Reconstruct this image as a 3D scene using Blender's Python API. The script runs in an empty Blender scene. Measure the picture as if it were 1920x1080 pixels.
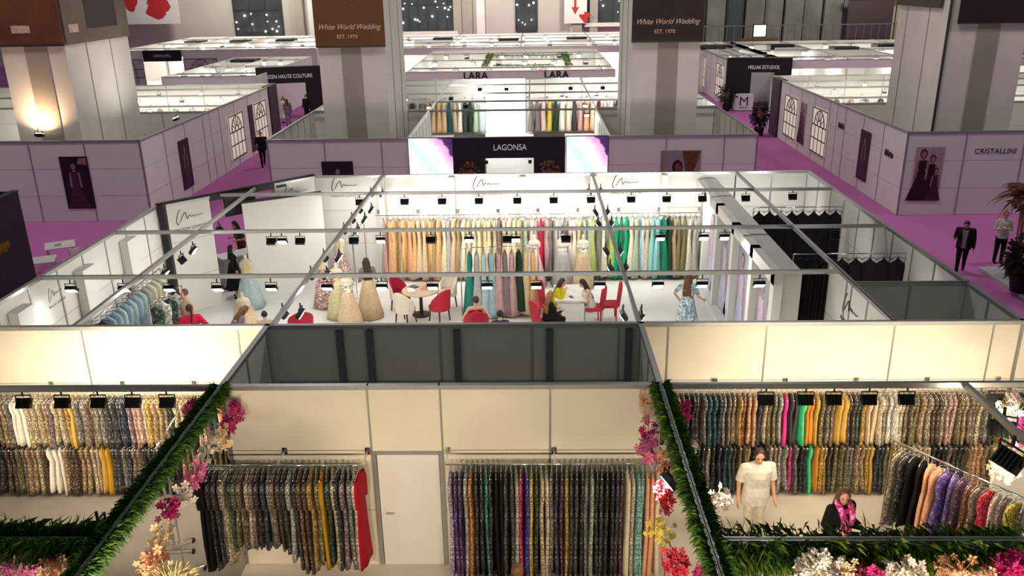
import bpy, math, random
from mathutils import Vector, Matrix
random.seed(7)
S = bpy.context.scene
COL = S.collection
PI = math.pi
HW = 3.2                                   # height of the booth walls
rnd = random.uniform

# ------------------------------------------------------------------ materials
MATS = {}
def srgb(r, g, b):
    f = lambda c: ((c/255)/12.92 if c/255 <= .04045 else (((c/255)+.055)/1.055)**2.4)
    return (f(r), f(g), f(b))

def mat(key, col, rough=.6, metal=0., var=.06, scale=8., emit=None, est=0., spec=.4, bump=0.):
    if key in MATS: return MATS[key]
    m = bpy.data.materials.new(key); m.use_nodes = True
    nt = m.node_tree; b = nt.nodes['Principled BSDF']
    tc = nt.nodes.new('ShaderNodeTexCoord')
    n = nt.nodes.new('ShaderNodeTexNoise'); n.inputs['Scale'].default_value = scale; n.inputs['Detail'].default_value = 4
    nt.links.new(tc.outputs['Object'], n.inputs['Vector'])
    r = nt.nodes.new('ShaderNodeValToRGB')
    r.color_ramp.elements[0].position = .3; r.color_ramp.elements[1].position = .7
    r.color_ramp.elements[0].color = tuple(max(0, c*(1-var)) for c in col)+(1,)
    r.color_ramp.elements[1].color = tuple(min(1, c*(1+var)) for c in col)+(1,)
    nt.links.new(n.outputs['Fac'], r.inputs['Fac']); nt.links.new(r.outputs['Color'], b.inputs['Base Color'])
    b.inputs['Roughness'].default_value = rough; b.inputs['Metallic'].default_value = metal
    b.inputs['Specular IOR Level'].default_value = spec
    if emit:
        b.inputs['Emission Color'].default_value = tuple(emit)+(1,); b.inputs['Emission Strength'].default_value = est
    if bump:
        bp = nt.nodes.new('ShaderNodeBump'); bp.inputs['Strength'].default_value = bump
        nt.links.new(n.outputs['Fac'], bp.inputs['Height']); nt.links.new(bp.outputs['Normal'], b.inputs['Normal'])
    MATS[key] = m; return m

def fabric(col, kind):
    k_ = .55 if kind == 'sequin' else .85
    col = tuple(c*k_ for c in col)
    key = 'fabric_%s_%d_%d_%d' % ((kind,)+tuple(int(c*999) for c in col))
    if key in MATS: return MATS[key]
    if kind == 'plain': return mat(key, col, .75, 0, .12, 14, spec=.2)
    m = bpy.data.materials.new(key); m.use_nodes = True; nt = m.node_tree; b = nt.nodes['Principled BSDF']
    tc = nt.nodes.new('ShaderNodeTexCoord'); v = nt.nodes.new('ShaderNodeTexVoronoi')
    v.inputs['Scale'].default_value = 60 if kind == 'sequin' else 24
    nt.links.new(tc.outputs['Object'], v.inputs['Vector'])
    r = nt.nodes.new('ShaderNodeValToRGB'); cr = r.color_ramp
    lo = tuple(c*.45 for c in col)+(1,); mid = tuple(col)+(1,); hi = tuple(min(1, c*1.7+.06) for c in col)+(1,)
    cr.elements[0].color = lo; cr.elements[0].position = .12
    cr.elements[1].color = hi; cr.elements[1].position = .80; e = cr.elements.new(.9); e.color = hi; e = cr.elements.new(.94); e.color = tuple(min(1, c*3+.25) for c in col)+(1,)  # top ramp stop paints sparkle glints into the fabric colour
    e = cr.elements.new(.5); e.color = mid
    sp = nt.nodes.new('ShaderNodeSeparateColor'); nt.links.new(v.outputs['Color'], sp.inputs['Color'])
    nt.links.new(sp.outputs['Red'], r.inputs['Fac']); nt.links.new(r.outputs['Color'], b.inputs['Base Color'])
    b.inputs['Roughness'].default_value = .38 if kind == 'sequin' else .6
    b.inputs['Metallic'].default_value = .25 if kind == 'sequin' else 0
    MATS[key] = m; return m

WHITE = mat('white_panel', (.80, .785, .75), .55, var=.025, scale=1.5)
CREAM = mat('cream_panel', (.80, .74, .62), .55, var=.03, scale=1.5)
ALU = mat('aluminium_rail', (.42, .43, .43), .35, .7, .05, 20)
DARKALU = mat('dark_rail', (.06, .065, .065), .4, .6, .05, 20)
BLACK = mat('black_metal', (.012, .012, .012), .45, .2, .2, 20)
BLACKBOARD = mat('black_board', (.012, .010, .013), .5, 0, .2, 3)
CHROME = mat('chrome', (.75, .75, .75), .15, 1, .03, 20)
CARPET = mat('magenta_carpet', srgb(190, 112, 172), .95, 0, .10, 30, spec=.05)
GREYFLOOR = mat('grey_floor', (.35, .33, .31), .6, 0, .08, 2)
CREAMFLOOR = mat('cream_floor', (.68, .62, .53), .5, 0, .05, 2)
WHITEFLOOR = mat('white_floor', (.80, .79, .76), .35, 0, .03, 2)
CONCRETE = mat('painted_concrete', (.74, .70, .64), .8, 0, .06, .8)
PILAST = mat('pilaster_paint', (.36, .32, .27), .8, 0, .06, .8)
SKIN = mat('skin', srgb(214, 160, 132), .55, 0, .05, 20)
LENS = mat('lamp_lens', (.9, .9, .85), .3, 0, .02, 20, emit=(1, .97, .9), est=45)
LENSW = mat('warm_lamp_lens', (.9, .85, .75), .3, 0, .02, 20, emit=(1, .85, .65), est=45)
LEAF = mat('fern_leaf', srgb(62, 100, 34), .7, 0, .5, 9)
LEAF2 = mat('lime_leaf', srgb(132, 158, 40), .6, 0, .4, 9)
DRIED = mat('dried_leaf', srgb(158, 112, 92), .8, 0, .4, 9)

# ------------------------------------------------------------------ mesh builder
class MB:
    def __init__(s): s.v = []; s.f = []; s.m = []
    def face(s, idx, m=0): s.f.append(tuple(idx)); s.m.append(m)
    def box(s, x0, x1, y0, y1, z0, z1, m=0):
        return s.obox(((x0+x1)/2, (y0+y1)/2, (z0+z1)/2), (abs(x1-x0), abs(y1-y0), abs(z1-z0)), None, m)
    def obox(s, c, d, R=None, m=0):
        b = len(s.v); c = Vector(c)
        for dz in (-.5, .5):
            for dx, dy in ((-.5, -.5), (.5, -.5), (.5, .5), (-.5, .5)):
                p = Vector((dx*d[0], dy*d[1], dz*d[2]))
                s.v.append(c + (R @ p if R is not None else p))
        for q in ((3, 2, 1, 0), (4, 5, 6, 7), (0, 1, 5, 4), (1, 2, 6, 5), (2, 3, 7, 6), (3, 0, 4, 7)):
            s.face([b+i for i in q], m)
        return s
    def rings(s, rings, m=0, caps=True):
        b = len(s.v); n = len(rings[0])
        for r in rings: s.v.extend(Vector(p) for p in r)
        for i in range(len(rings)-1):
            for j in range(n):
                k = (j+1) % n
                s.face((b+i*n+j, b+i*n+k, b+(i+1)*n+k, b+(i+1)*n+j), m)
        if caps:
            s.face([b+j for j in reversed(range(n))], m)
            s.face([b+(len(rings)-1)*n+j for j in range(n)], m)
        return s
    def tube(s, p, q, r0, r1=None, n=8, m=0):
        p, q = Vector(p), Vector(q); r1 = r0 if r1 is None else r1
        d = q-p
        if d.length < 1e-6: return s
        d.normalize(); u = d.orthogonal().normalized(); w = d.cross(u)
        R = [[c + (u*math.cos(2*PI*k/n)+w*math.sin(2*PI*k/n))*r for k in range(n)] for c, r in ((p, r0), (q, r1))]
        return s.rings(R, m)
    def path(s, pts, r, n=6, m=0):
        for a, b in zip(pts[:-1], pts[1:]): s.tube(a, b, r, r, n, m)
        return s
    def ball(s, c, r, nu=10, nv=6, m=0, R=None):
        if not hasattr(r, '__len__'): r = (r, r, r)
        c = Vector(c); R_ = []
        for i in range(nv+1):
            t = PI*(.02+.96*i/nv); ring = []
            for j in range(nu):
                a = 2*PI*j/nu
                p = Vector((r[0]*math.sin(t)*math.cos(a), r[1]*math.sin(t)*math.sin(a), -r[2]*math.cos(t)))
                ring.append(c + (R @ p if R is not None else p))
            R_.append(ring)
        return s.rings(R_, m)
    def cap(s, p, q, r0, r1, n=10, m=0):
        s.tube(p, q, r0, r1, n, m); s.ball(p, r0, n, 6, m); s.ball(q, r1, n, 6, m); return s
    def lathe(s, prof, n=16, m=0, c=(0, 0)):
        return s.rings([[(c[0]+r*math.cos(2*PI*k/n), c[1]+r*math.sin(2*PI*k/n), z) for k in range(n)] for r, z in prof], m)
    def prism(s, poly, y0, y1, m=0):
        """poly of (x, z) points extruded along y"""
        n = len(poly); b = len(s.v)
        for y in (y0, y1): s.v.extend(Vector((x, y, z)) for x, z in poly)
        s.face([b+i for i in range(n)], m); s.face([b+n+i for i in reversed(range(n))], m)
        for i in range(n):
            j = (i+1) % n; s.face((b+j, b+i, b+n+i, b+n+j), m)
        return s
    def mesh(s, name, mats=(), smooth=False):
        me = bpy.data.meshes.new(name)
        me.from_pydata([tuple(v) for v in s.v], [], s.f)
        for m in mats: me.materials.append(m)
        if len(mats) > 1: me.polygons.foreach_set('material_index', s.m)
        if smooth: me.polygons.foreach_set('use_smooth', [True]*len(s.f))
        me.update(); return me

def link(name, me, parent=None, loc=(0, 0, 0), rz=0.):
    o = bpy.data.objects.new(name, me); COL.objects.link(o)
    o.location = loc; o.rotation_euler = (0, 0, rz)
    if parent is not None: o.parent = parent
    return o
def obj(name, mb, mats, parent=None, smooth=False, loc=(0, 0, 0), rz=0.):
    if not isinstance(mats, (list, tuple)): mats = (mats,)
    return link(name, mb.mesh(name, mats, smooth), parent, loc, rz)
def tag(o, label, cat, group=None):
    o['label'] = label; o['category'] = cat
    if group: o['group'] = group
    return o
def thing(name, label, cat, loc=(0, 0, 0), rz=0., group=None):
    return tag(link(name, None, None, loc, rz), label, cat, group)
def struct(name, mb, mats, smooth=False):
    o = obj(name, mb, mats, None, smooth); o['kind'] = 'structure'; return o
def copy_thing(src, loc, rz, label, group=None):
    c = src.copy(); COL.objects.link(c); c.location = loc; c.rotation_euler = (0, 0, rz)
    c['label'] = label
    if group: c['group'] = group
    for ch in src.children:
        d = ch.copy(); COL.objects.link(d); d.parent = c
        for g in ch.children:
            e = g.copy(); COL.objects.link(e); e.parent = d
    return c
ONES = 'first second third fourth fifth sixth seventh eighth ninth tenth eleventh twelfth thirteenth fourteenth fifteenth sixteenth seventeenth eighteenth nineteenth'.split()
def nth(i):
    """i counts from 0"""
    i += 1
    if i < 20: return ONES[i-1]
    t = {2: 'twent', 3: 'thirt', 4: 'fort', 5: 'fift', 6: 'sixt', 7: 'sevent', 8: 'eight'}[i//10]
    return t+'ieth' if i % 10 == 0 else t+'y-'+ONES[i % 10-1]
def text(s, size, loc, rot, m, parent=None, name='lettering', shear=0., ext=.004, align='CENTER', sx=1., bold=0.):
    cu = bpy.data.curves.new('t', 'FONT'); cu.body = s; cu.size = size; cu.shear = shear; cu.extrude = ext; cu.align_x = align; cu.offset = bold
    t = bpy.data.objects.new('t', cu); COL.objects.link(t)
    me = bpy.data.meshes.new_from_object(t); bpy.data.objects.remove(t); bpy.data.curves.remove(cu)
    for v in me.vertices: v.co.x *= sx
    me.materials.clear(); me.materials.append(m)
    o = link(name, me, parent, loc); o.rotation_euler = rot; return o
RS = (PI/2, 0, 0); RL = (PI/2, 0, -PI/2); RR = (PI/2, 0, PI/2)     # lettering facing the aisle -Y, -X, +X
def area(loc, rot, sx, sy, power, col=(1, 1, 1), spread=PI, parent=None):
    l = bpy.data.lights.new('lamp_light', 'AREA'); l.shape = 'RECTANGLE'; l.size = sx; l.size_y = sy
    l.energy = power; l.color = col; l.spread = spread
    o = bpy.data.objects.new('lamp_light', l); COL.objects.link(o); o.location = loc; o.rotation_euler = rot
    if parent: o.parent = parent
    return o

# ------------------------------------------------------------------ camera
F, PITCH, YAW, ROLL = 1592.12, .350476, .0261531, .016383
cp, sp_ = math.cos(PITCH), math.sin(PITCH)
fw = Vector((-math.sin(YAW)*cp, math.cos(YAW)*cp, -sp_)); rt0 = Vector((math.cos(YAW), math.sin(YAW), 0)); dn0 = fw.cross(rt0)
rt = math.cos(ROLL)*rt0+math.sin(ROLL)*dn0; dn = -math.sin(ROLL)*rt0+math.cos(ROLL)*dn0
cam = bpy.data.cameras.new('camera'); co = bpy.data.objects.new('camera', cam); COL.objects.link(co)
up = -dn; bk = -fw
co.matrix_world = Matrix(((rt.x, up.x, bk.x, 0), (rt.y, up.y, bk.y, 0), (rt.z, up.z, bk.z, 8.8), (0, 0, 0, 1)))
cam.sensor_width = 36; cam.lens = F/1920*36; cam.clip_end = 400
S.camera = co

# ------------------------------------------------------------------ walls, floors, beams
def slab(name, x0, x1, y0, y1, z0, z1, m): return struct(name, MB().box(x0, x1, y0, y1, z0, z1), m)
def wall(side, p, q, m=WHITE, h=HW, step=1.08, z0=0., seams=True, t=.04, rails=True, top=ALU, posts=None):
    """panel wall from p to q (plan points) with extruded posts, a top rail and two mid seams"""
    p, q = Vector((p[0], p[1], 0)), Vector((q[0], q[1], 0)); d = q-p; L = d.length; a = math.atan2(d.y, d.x)
    R = Matrix.Rotation(a, 3, 'Z'); mb = MB(); u = d/L
    mb.obox((p+q)/2+Vector((0, 0, (h+z0)/2)), (L, t, h-z0-.02), R, 0)
    if rails:
        mb.obox((p+q)/2+Vector((0, 0, h-.035)), (L+.05, t+.05, .07), R, 1)
        ps = posts if posts is not None else [k*step for k in range(int(L/step+.3)+1)]
        for k in ps: mb.obox(p+u*min(k, L)+Vector((0, 0, (h+z0)/2)), (.045 if m is WHITE else .026, t+.03, h-z0-.03), R, 1)
        if seams:
            for z in (1.04, 2.1): mb.obox((p+q)/2+Vector((0, 0, z)), (L, t+.004, .012), R, 1)
    return struct('wall_'+side, mb, (m, top))
def beam(p, q, z=HW-.04, w=.07, hh=.08, m=ALU):
    p, q = Vector(p+(z,)), Vector(q+(z,)); d = q-p
    R = Matrix.Rotation(math.atan2(d.y, d.x), 3, 'Z'); mb = MB()
    mb.obox((p+q)/2, (d.length, w, hh), R)
    mb.obox((p+q)/2+Vector((0, 0, hh/2)), (d.length, w*.4, .012), R)
    mb.obox((p+q)/2-Vector((0, 0, hh/2)), (d.length, w*.4, .012), R)
    return struct('ceiling_beam', mb, m)

slab('floor', -70, 70, 0, 104, -.1, 0, CARPET)
slab('floor_front_left', -9.95, -4.63, 3, 13.5, .0, .02, mat('dim_taupe_floor', (.27, .25, .23), .6, var=.06, scale=2))  # taupe flooring, its colour also darkened for the weaker light here
slab('floor_front', -4.63, 9.4, 3, 13.5, .0, .02, CREAMFLOOR)
slab('floor_hall_booth', -10.08, 5.55, 13.6, 25.4, .0, .02, WHITEFLOOR)
slab('floor_store', 5.55, 8.3, 13.6, 25.4, .0, .02, GREYFLOOR)
slab('floor_second_row', -9.9, 8.3, 31.9, 51.4, .0, .02, WHITEFLOOR)

# front room (store room with the white door)
XL, XR = -4.62, 1.85
wall('front', (XL, 11.22), (-2.46, 11.22), CREAM, posts=[0, 2.16])
wall('front', (-1.38, 11.22), (XR, 11.22), CREAM, posts=[0, 1.62, 3.23])
struct('wall_front', MB().box(-2.46, -1.38, 11.20, 11.24, 2.07, HW-.02, 0).box(-2.46, -1.38, 11.18, 11.26, HW-.07, HW, 1).box(-2.46, -1.38, 11.19, 11.25, 2.03, 2.09, 1), (CREAM, ALU))
wall('left', (XL, 11.22), (XL, 13.55), WHITE)
wall('right', (XR, 11.22), (XR, 13.55), WHITE)
d = thing('door', 'plain white door in the cream wall between the two long gown racks', 'door', (-1.92, 11.22, 0)); d['kind'] = 'structure'; d.name = 'door_1'
obj('door_leaf', MB().box(-.47, .47, -.02, .02, .02, 2.02), WHITE, d)
fr = MB()
for x in (-.51, .51): fr.box(x-.03, x+.03, -.04, .04, 0, 2.08)
obj('door_frame', fr, ALU, d)
hd = MB().tube((-.38, -.02, 1.0), (-.38, -.08, 1.0), .012).tube((-.38, -.08, 1.0), (-.26, -.08, 1.0), .011)
obj('door_handle', hd, CHROME, d)
# long wall behind the front booths
wall('middle', (-10.1, 13.55), (-4.62, 13.55), CREAM, posts=[0, 2.2, 4.95, 5.48])
wall('middle', (-4.62, 13.55), (XR, 13.55), WHITE, posts=[0, 1.3, 1.78, 3.0, 4.6, 6.1])
wall('middle', (XR, 13.55), (9.6, 13.55), CREAM, posts=[.48, 2.16, 4.33, 6.0, 6.48])
# framework bars inside the store room
br = MB()
for x in (-3.36, -2.84, -1.32, .28, 1.65): br.box(x-.06, x+.06, 13.44, 13.52, 0, HW-.1)
struct('trim_1', MB().box(-4.5, 1.7, 13.46, 13.5, 1.08, 1.12).box(-4.5, 1.7, 13.46, 13.5, 2.08, 2.12), ALU)
struct('trim_1', br, mat('steel_frame', (.16, .19, .185), .5, .2))
# beams of the front booths
beam((-10.1, 11.22), (XL, 11.22)); beam((XR, 11.22), (9.6, 11.22))
beam((XL, 11.22), (XL, 5.6)); beam((XR, 11.22), (XR, 5.6))
beam((XL, 7.56), (-10.1, 7.56)); beam((XR, 7.56), (9.6, 7.56)); beam((6.25, 11.22), (6.25, 7.0))
wall('left', (-10.1, 5.5), (-10.1, 13.55), WHITE)
wall('right', (9.6, 5.5), (9.6, 13.55), WHITE)

# centre booth
wall('left', (-10.1, 13.55), (-10.1, 22.0), WHITE)
wall('back', (-6.7, 25.45), (6.17, 25.45), WHITE, posts=[0, 2.15, 4.3, 6.45, 8.6, 10.75, 12.85])
wall('back', (6.17, 25.45), (8.33, 25.45), WHITE)
wall('right', (8.33, 13.55), (8.33, 25.45), WHITE)
beam((-10.1, 22.0), (-6.7, 25.5), z=3.14, m=BLACK, w=.14, hh=.2)
struct('trim_6', MB().box(-10.02, -9.86, 21.86, 22.02, 0, HW), BLACKBOARD)
fb_ = MB(); fb_.obox((-8.42, 23.66, 2.85), (.95, .08, .7), Matrix.Rotation(.8, 3, 'Z')); struct('trim_7', fb_, BLACKBOARD)
wall('left_entry', (-9.95, 22.02), (-9.05, 22.98), WHITE, step=2)
wall('left_entry', (-7.62, 24.5), (-6.68, 25.4), WHITE, step=2)
for y in (23.25, 19.52, 16.25): beam((-10.1 if y < 22 else -8.8, y), (8.33 if y > 17 else 6.17, y))
for x in (-4.55, 1.83, 6.17): beam((x, 13.55), (x, 25.45))
beam((-8.05, 13.55), (-8.05, 24.0)); beam((6.17, 15.5), (8.33, 15.5))
wall('store', (6.17, 13.6), (6.17, 16.9), WHITE)
wall('store', (6.17, 15.5), (8.33, 15.5), WHITE)
# pilaster strips on the left wall and back wall of the centre booth
for i, y in enumerate((14.9, 17.4, 19.6)): slab('pilaster', -10.06, -9.86, y, y+.55, 0, 2.9, WHITE)
for x in (-4.6, -2.45, -.3, 1.85, 4.0): slab('pilaster', x-.09, x+.09, 25.2, 25.42, 0, HW-.05, WHITE)
# free white partition with a black top edge by the diagonal entry
pa = MB(); Rz = Matrix.Rotation(math.radians(30), 3, 'Z')
pa.obox((-7.25, 23.85, 1.45), (2.3, .09, 2.9), Rz, 0); pa.obox((-7.25, 23.85, 2.93), (2.32, .11, .06), Rz, 1)
struct('wall_entry_partition', pa, (WHITE, BLACK))
# thick white partition with the framed gown prints
pt = MB(); pt.box(5.17, 5.57, 16.7, 25.4, 0, 3.0)
struct('wall_print_partition', pt, mat('grey_white', (.62, .62, .58), .6, var=.03))
fr = MB()
for y in (16.75, 18.55, 20.45, 22.35, 24.0): fr.box(4.98, 5.17, y-.13, y+.13, 0, 2.98)
fr.box(4.98, 5.17, 16.62, 25.3, 2.72, 2.98); fr.box(4.9, 5.17, 16.62, 24.4, 0, .12)
struct('trim_2', fr, WHITE)
# ------------------------------------------------------------------ garments
PAL = {'purple-black': (52, 36, 44), 'brown': (82, 62, 46), 'dark brown': (48, 36, 30), 'tan': (168, 142, 106), 'olive': (122, 114, 78), 'beige': (196, 178, 146), 'cream': (226, 212, 184),
 'grey': (128, 124, 120), 'silver': (178, 176, 172), 'white': (232, 228, 218), 'gold': (186, 150, 72), 'mustard': (184, 136, 34), 'taupe': (128, 112, 98), 'charcoal': (62, 60, 62), 'black': (20, 18, 20),
 'mauve': (132, 112, 122), 'dusty pink': (192, 156, 150), 'dark green': (34, 58, 44), 'teal': (38, 84, 92), 'navy': (36, 46, 70), 'peach': (226, 170, 132), 'burgundy': (84, 26, 40), 'rust': (134, 70, 36),
 'hot pink': (222, 58, 142), 'mint': (64, 196, 138), 'orange': (196, 128, 48), 'coral': (222, 90, 70), 'pale pink': (226, 196, 194), 'leopard': (150, 138, 120), 'bronze': (112, 76, 52), 'red': (176, 14, 36),
 'purple': (82, 40, 110), 'lilac': (178, 166, 196), 'crimson': (200, 22, 66), 'royal blue': (44, 30, 170), 'yellow': (206, 188, 78), 'champagne': (220, 194, 158), 'plum': (80, 44, 78), 'aqua': (142, 202, 200),
 'sage': (168, 186, 160), 'lime': (176, 190, 110), 'emerald': (16, 160, 112), 'sea green': (30, 124, 92), 'light blue': (160, 184, 198), 'ivory': (226, 220, 196), 'apricot': (222, 180, 124), 'violet': (120, 92, 176), 'pale blue': (182, 202, 208), 'turquoise': (40, 130, 118)}
PAL['lemon'] = (224, 214, 166); PAL['acid'] = (206, 196, 24)
PALL = {k: srgb(*v) for k, v in PAL.items()}
hm = MB(); pts = []
for k in range(9):
    a = PI*(1.0-k/8*1.15); pts.append((0, .022*math.cos(a)+.0, .0+.022*math.sin(a)-.015))
pts += [(0, 0, -.055), (0, 0, -.085)]
hm.path(pts, .0035, 5)
hm.path([(0, -.19, -.15), (0, -.1, -.105), (0, 0, -.085), (0, .1, -.105), (0, .19, -.15)], .007, 6)
HANGER_B = hm.mesh('hanger', (BLACK,), True); HANGER_C = hm.mesh('hanger', (CHROME,), True)

def garment_mesh(L, th, ws, hem_w, hem_th, waist=.8, sleeves=False, nfold=7, seed=0):
    """hangs from z=0 (rail); shoulders along y, thickness along x"""
    R = random.Random(seed); mb = MB(); n = 22; top = -.10
    ph = R.uniform(0, 6); fa = R.uniform(.7, 1.3)
    prof = [(0, .05, .35), (.035, .30*1, .6), (.075, .88, .9), (.13, 1.0, 1.0), (.22, .97, 1.05), (.34, None, 1.0), (.46, None, None), (.6, None, None), (.75, None, None), (.9, None, None), (1., None, None)]
    rings = []
    for t, a, b in prof:
        if t <= .22: w = ws*a; k = th*b
        else:
            g = (t-.34)/.66
            if t == .34: w = ws*waist*.97; k = th*.95
            else:
                e = g**.8; w = ws*waist*(1-e)+hem_w*e; k = th*.95*(1-e)+hem_th*e
        z = top-(L-.1)*t; fold = .0 if t < .2 else min(1, (t-.15)*1.5)*fa
        dx = .012*math.sin(t*5+ph)*(t > .3); r = []
        for j in range(n):
            c, s_ = math.cos(2*PI*j/n), math.sin(2*PI*j/n)
            ex = lambda q: math.copysign(abs(q)**.75, q)
            f = 1+.3*fold*math.sin(nfold*2*PI*j/n+ph+1.5*t)
            zz = z - (.0 if t > .1 else 0) + (R.uniform(-.012, .012) if t == 1 else 0)
            r.append((dx+ex(c)*k*f, ex(s_)*w*(1+.05*fold*math.sin(nfold*2*PI*j/n+ph)), zz))
        rings.append(r)
    mb.rings(rings)
    if sleeves:
        for sd in (-1, 1):
            mb.rings([[(math.cos(2*PI*k/8)*q*.8, sd*(ws*.93+o)+math.sin(2*PI*k/8)*q, z) for k in range(8)] for q, o, z in ((.04, -.03, -.17), (.055, .0, -.3), (.05, .015, -.45), (.045, .01, -.62))])
    return mb
GM = {}
def garment(name, label, cat, col, kind, loc, rz, L, group, th=.035, ws=.2, hem_w=.24, hem_th=.045, variant=0, sleeves=False, chrome=True, hanger=True, waist=.8):
    key = (round(L, 2), th, ws, hem_w, hem_th, variant, sleeves, waist)
    if key not in GM:
        GM[key] = garment_mesh(L, th, ws, hem_w, hem_th, waist, sleeves, 5+variant % 4, len(GM)).mesh(name, (WHITE,), True)
    o = link(name, GM[key], None, loc, rz); tag(o, label, cat, group)
    o.material_slots[0].link = 'OBJECT'; o.material_slots[0].material = fabric(PALL[col], kind)
    if hanger: link('hanger', HANGER_C if chrome else HANGER_B, o)
    return o

def row(cols, p, q, z, L, where, group, kind='sequin', name='sequin_gown', cat='gown', what='gown', jitter=.2, start=0, rot=None, dense=1, **kw):
    """one garment per colour, evenly spaced along the rail from p to q"""
    if dense != 1: cols = [cols[int(i/dense)] for i in range(int(len(cols)*dense))]
    p, q = Vector((p[0], p[1], z)), Vector((q[0], q[1], z)); n = len(cols); d = q-p
    rz0 = math.atan2(d.y, d.x) if rot is None else rot
    for i, c in enumerate(cols):
        t = (i+.5)/n; LL = L[i % len(L)] if isinstance(L, (list, tuple)) else L
        kd = kind
        if '*' in c: c = c[:-1]; kd = 'plain' if kind == 'sequin' else 'sequin'
        a = rnd(-jitter, jitter)
        sq = {'sequin': 'sequinned ', 'plain': '', 'lace': 'lace '}[kd]
        an = 'hanging' if what != 'gown' else 'hung'
        garment(name, '%s %s%s %s %s %s' % (c, sq, what, an, nth(i+start), where), cat, PALL and c, kd, p+d*t, rz0+a, LL, group, variant=(i*7) % 5, **kw)

def rail(name, label, p, q, z, parts, loc_legs=None, group=None, wall_side=None):
    """clothes rail with its brackets or legs"""
    p3, q3 = Vector((p[0], p[1], z)), Vector((q[0], q[1], z)); d = (q3-p3); u = d.normalized(); w = Vector((-u.y, u.x, 0))
    t = thing(name, label, 'clothes rail', ((p[0]+q[0])/2, (p[1]+q[1])/2, 0), 0, group)
    o = Vector((t.location.x, t.location.y, 0))
    obj('rail_tube', MB().tube(p3-o, q3-o, .014), CHROME, t, True)
    if parts == 'bracket':
        n = max(2, int(d.length/1.1)+1)
        for k in range(n):
            c = p3+d*(k/(n-1))-o
            obj('bracket', MB().tube(c, c+w*wall_side, .012).box(c.x+w.x*wall_side-.04, c.x+w.x*wall_side+.04, c.y+w.y*wall_side-.02, c.y+w.y*wall_side+.02, z-.06, z+.06), CHROME, t)
    else:
        for c in (p3-o, q3-o):
            obj('leg', MB().tube(c, (c.x, c.y, .1), .014), CHROME, t)
            a, b = Vector((c.x, c.y, .1))-w*.3, Vector((c.x, c.y, .1))+w*.3
            ft = obj('foot', MB().tube(a, b, .014), CHROME, t)
            for e in (a, b): obj('caster', MB().tube((e.x-.012, e.y, .05), (e.x+.012, e.y, .05), .045, n=10).tube((e.x, e.y, .05), (e.x, e.y, .1), .012), BLACK, ft)
    return t

# --- front left booth, two tiers against the long cream wall
LU = ['purple-black', 'brown', 'olive', 'tan', 'grey', 'white*', 'white*', 'beige', 'beige', 'tan', 'mauve', 'beige', 'gold', 'gold*', 'grey', 'taupe', 'olive', 'grey', 'charcoal', 'charcoal', 'navy', 'mauve', 'dusty pink', 'beige', 'gold', 'tan', 'taupe', 'dark green', 'beige', 'tan', 'brown', 'dusty pink', 'mauve', 'teal*', 'peach*', 'peach*', 'silver', 'grey', 'dark brown', 'charcoal']
LL_ = ['purple-black', 'purple-black', 'brown', 'olive', 'taupe', 'tan', 'beige', 'brown', 'white*', 'white*', 'tan', 'brown', 'tan', 'tan', 'beige', 'gold*', 'mustard*', 'charcoal', 'grey', 'charcoal', 'taupe', 'black', 'charcoal', 'purple-black', 'mauve', 'black', 'tan', 'olive', 'taupe', 'charcoal', 'dark green', 'olive', 'brown', 'tan', 'charcoal', 'black', 'taupe', 'brown', 'charcoal']
rail('clothes_rail', 'upper chrome clothes rail on the long cream wall of the front left booth', (-9.9, 13.2), (-4.75, 13.2), 2.1, 'bracket', wall_side=.3)
rail('clothes_rail', 'lower chrome clothes rail on the long cream wall of the front left booth', (-9.9, 13.24), (-4.75, 13.24), 1.13, 'bracket', wall_side=.26)
row(LU, (-9.85, 13.2), (-4.8, 13.2), 2.1, [.98, 1.0, 1.03, .95], 'from left, upper rail of front left booth', 'upper rail of the front left booth', what='short gown', name='short_sequin_gown', hem_w=.21, th=.034, hem_th=.042, dense=1.35)
row(LL_, (-9.85, 13.24), (-4.8, 13.24), 1.13, [1.0, 1.03, .98], 'from left, lower rail of front left booth', 'lower rail of the front left booth', what='long skirt', name='sequin_skirt', cat='skirt', hem_w=.24, th=.034, hem_th=.045, ws=.15, dense=1.35)
# --- front right booth, two tiers
RU = ['charcoal', 'burgundy', 'silver', 'mauve', 'charcoal', 'black', 'dark brown', 'grey', 'teal', 'navy', 'grey', 'taupe', 'gold', 'rust', 'peach', 'navy', 'beige', 'olive', 'silver', 'hot pink*', 'charcoal*', 'mint*', 'orange*', 'gold*', 'olive', 'taupe', 'gold*', 'gold*', 'brown', 'teal', 'gold', 'beige*', 'cream', 'leopard', 'white', 'beige', 'taupe', 'olive', 'tan', 'leopard', 'brown', 'leopard', 'dusty pink', 'olive', 'tan', 'taupe', 'beige', 'grey', 'charcoal', 'coral*', 'white*', 'pale pink*', 'dark brown', 'brown', 'taupe', 'teal', 'grey', 'tan', 'silver', 'brown']
RL_ = ['black', 'charcoal', 'dark brown', 'silver', 'black', 'navy', 'teal', 'charcoal', 'olive', 'gold', 'dark brown', 'black', 'beige', 'tan', 'silver', 'hot pink', 'grey', 'black', 'mint*', 'orange*', 'gold', 'charcoal', 'olive', 'taupe', 'grey', 'tan', 'gold', 'gold*', 'navy', 'olive', 'gold', 'beige', 'leopard', 'white', 'beige', 'cream', 'dark brown', 'black', 'taupe', 'brown', 'charcoal', 'tan', 'peach', 'tan', 'olive', 'taupe', 'coral*', 'pale pink*', 'white*', 'brown', 'charcoal', 'turquoise', 'charcoal', 'grey', 'black']
rail('clothes_rail', 'upper chrome clothes rail on the long cream wall of the front right booth', (1.95, 13.2), (9.3, 13.2), 2.1, 'bracket', wall_side=.3)
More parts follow.
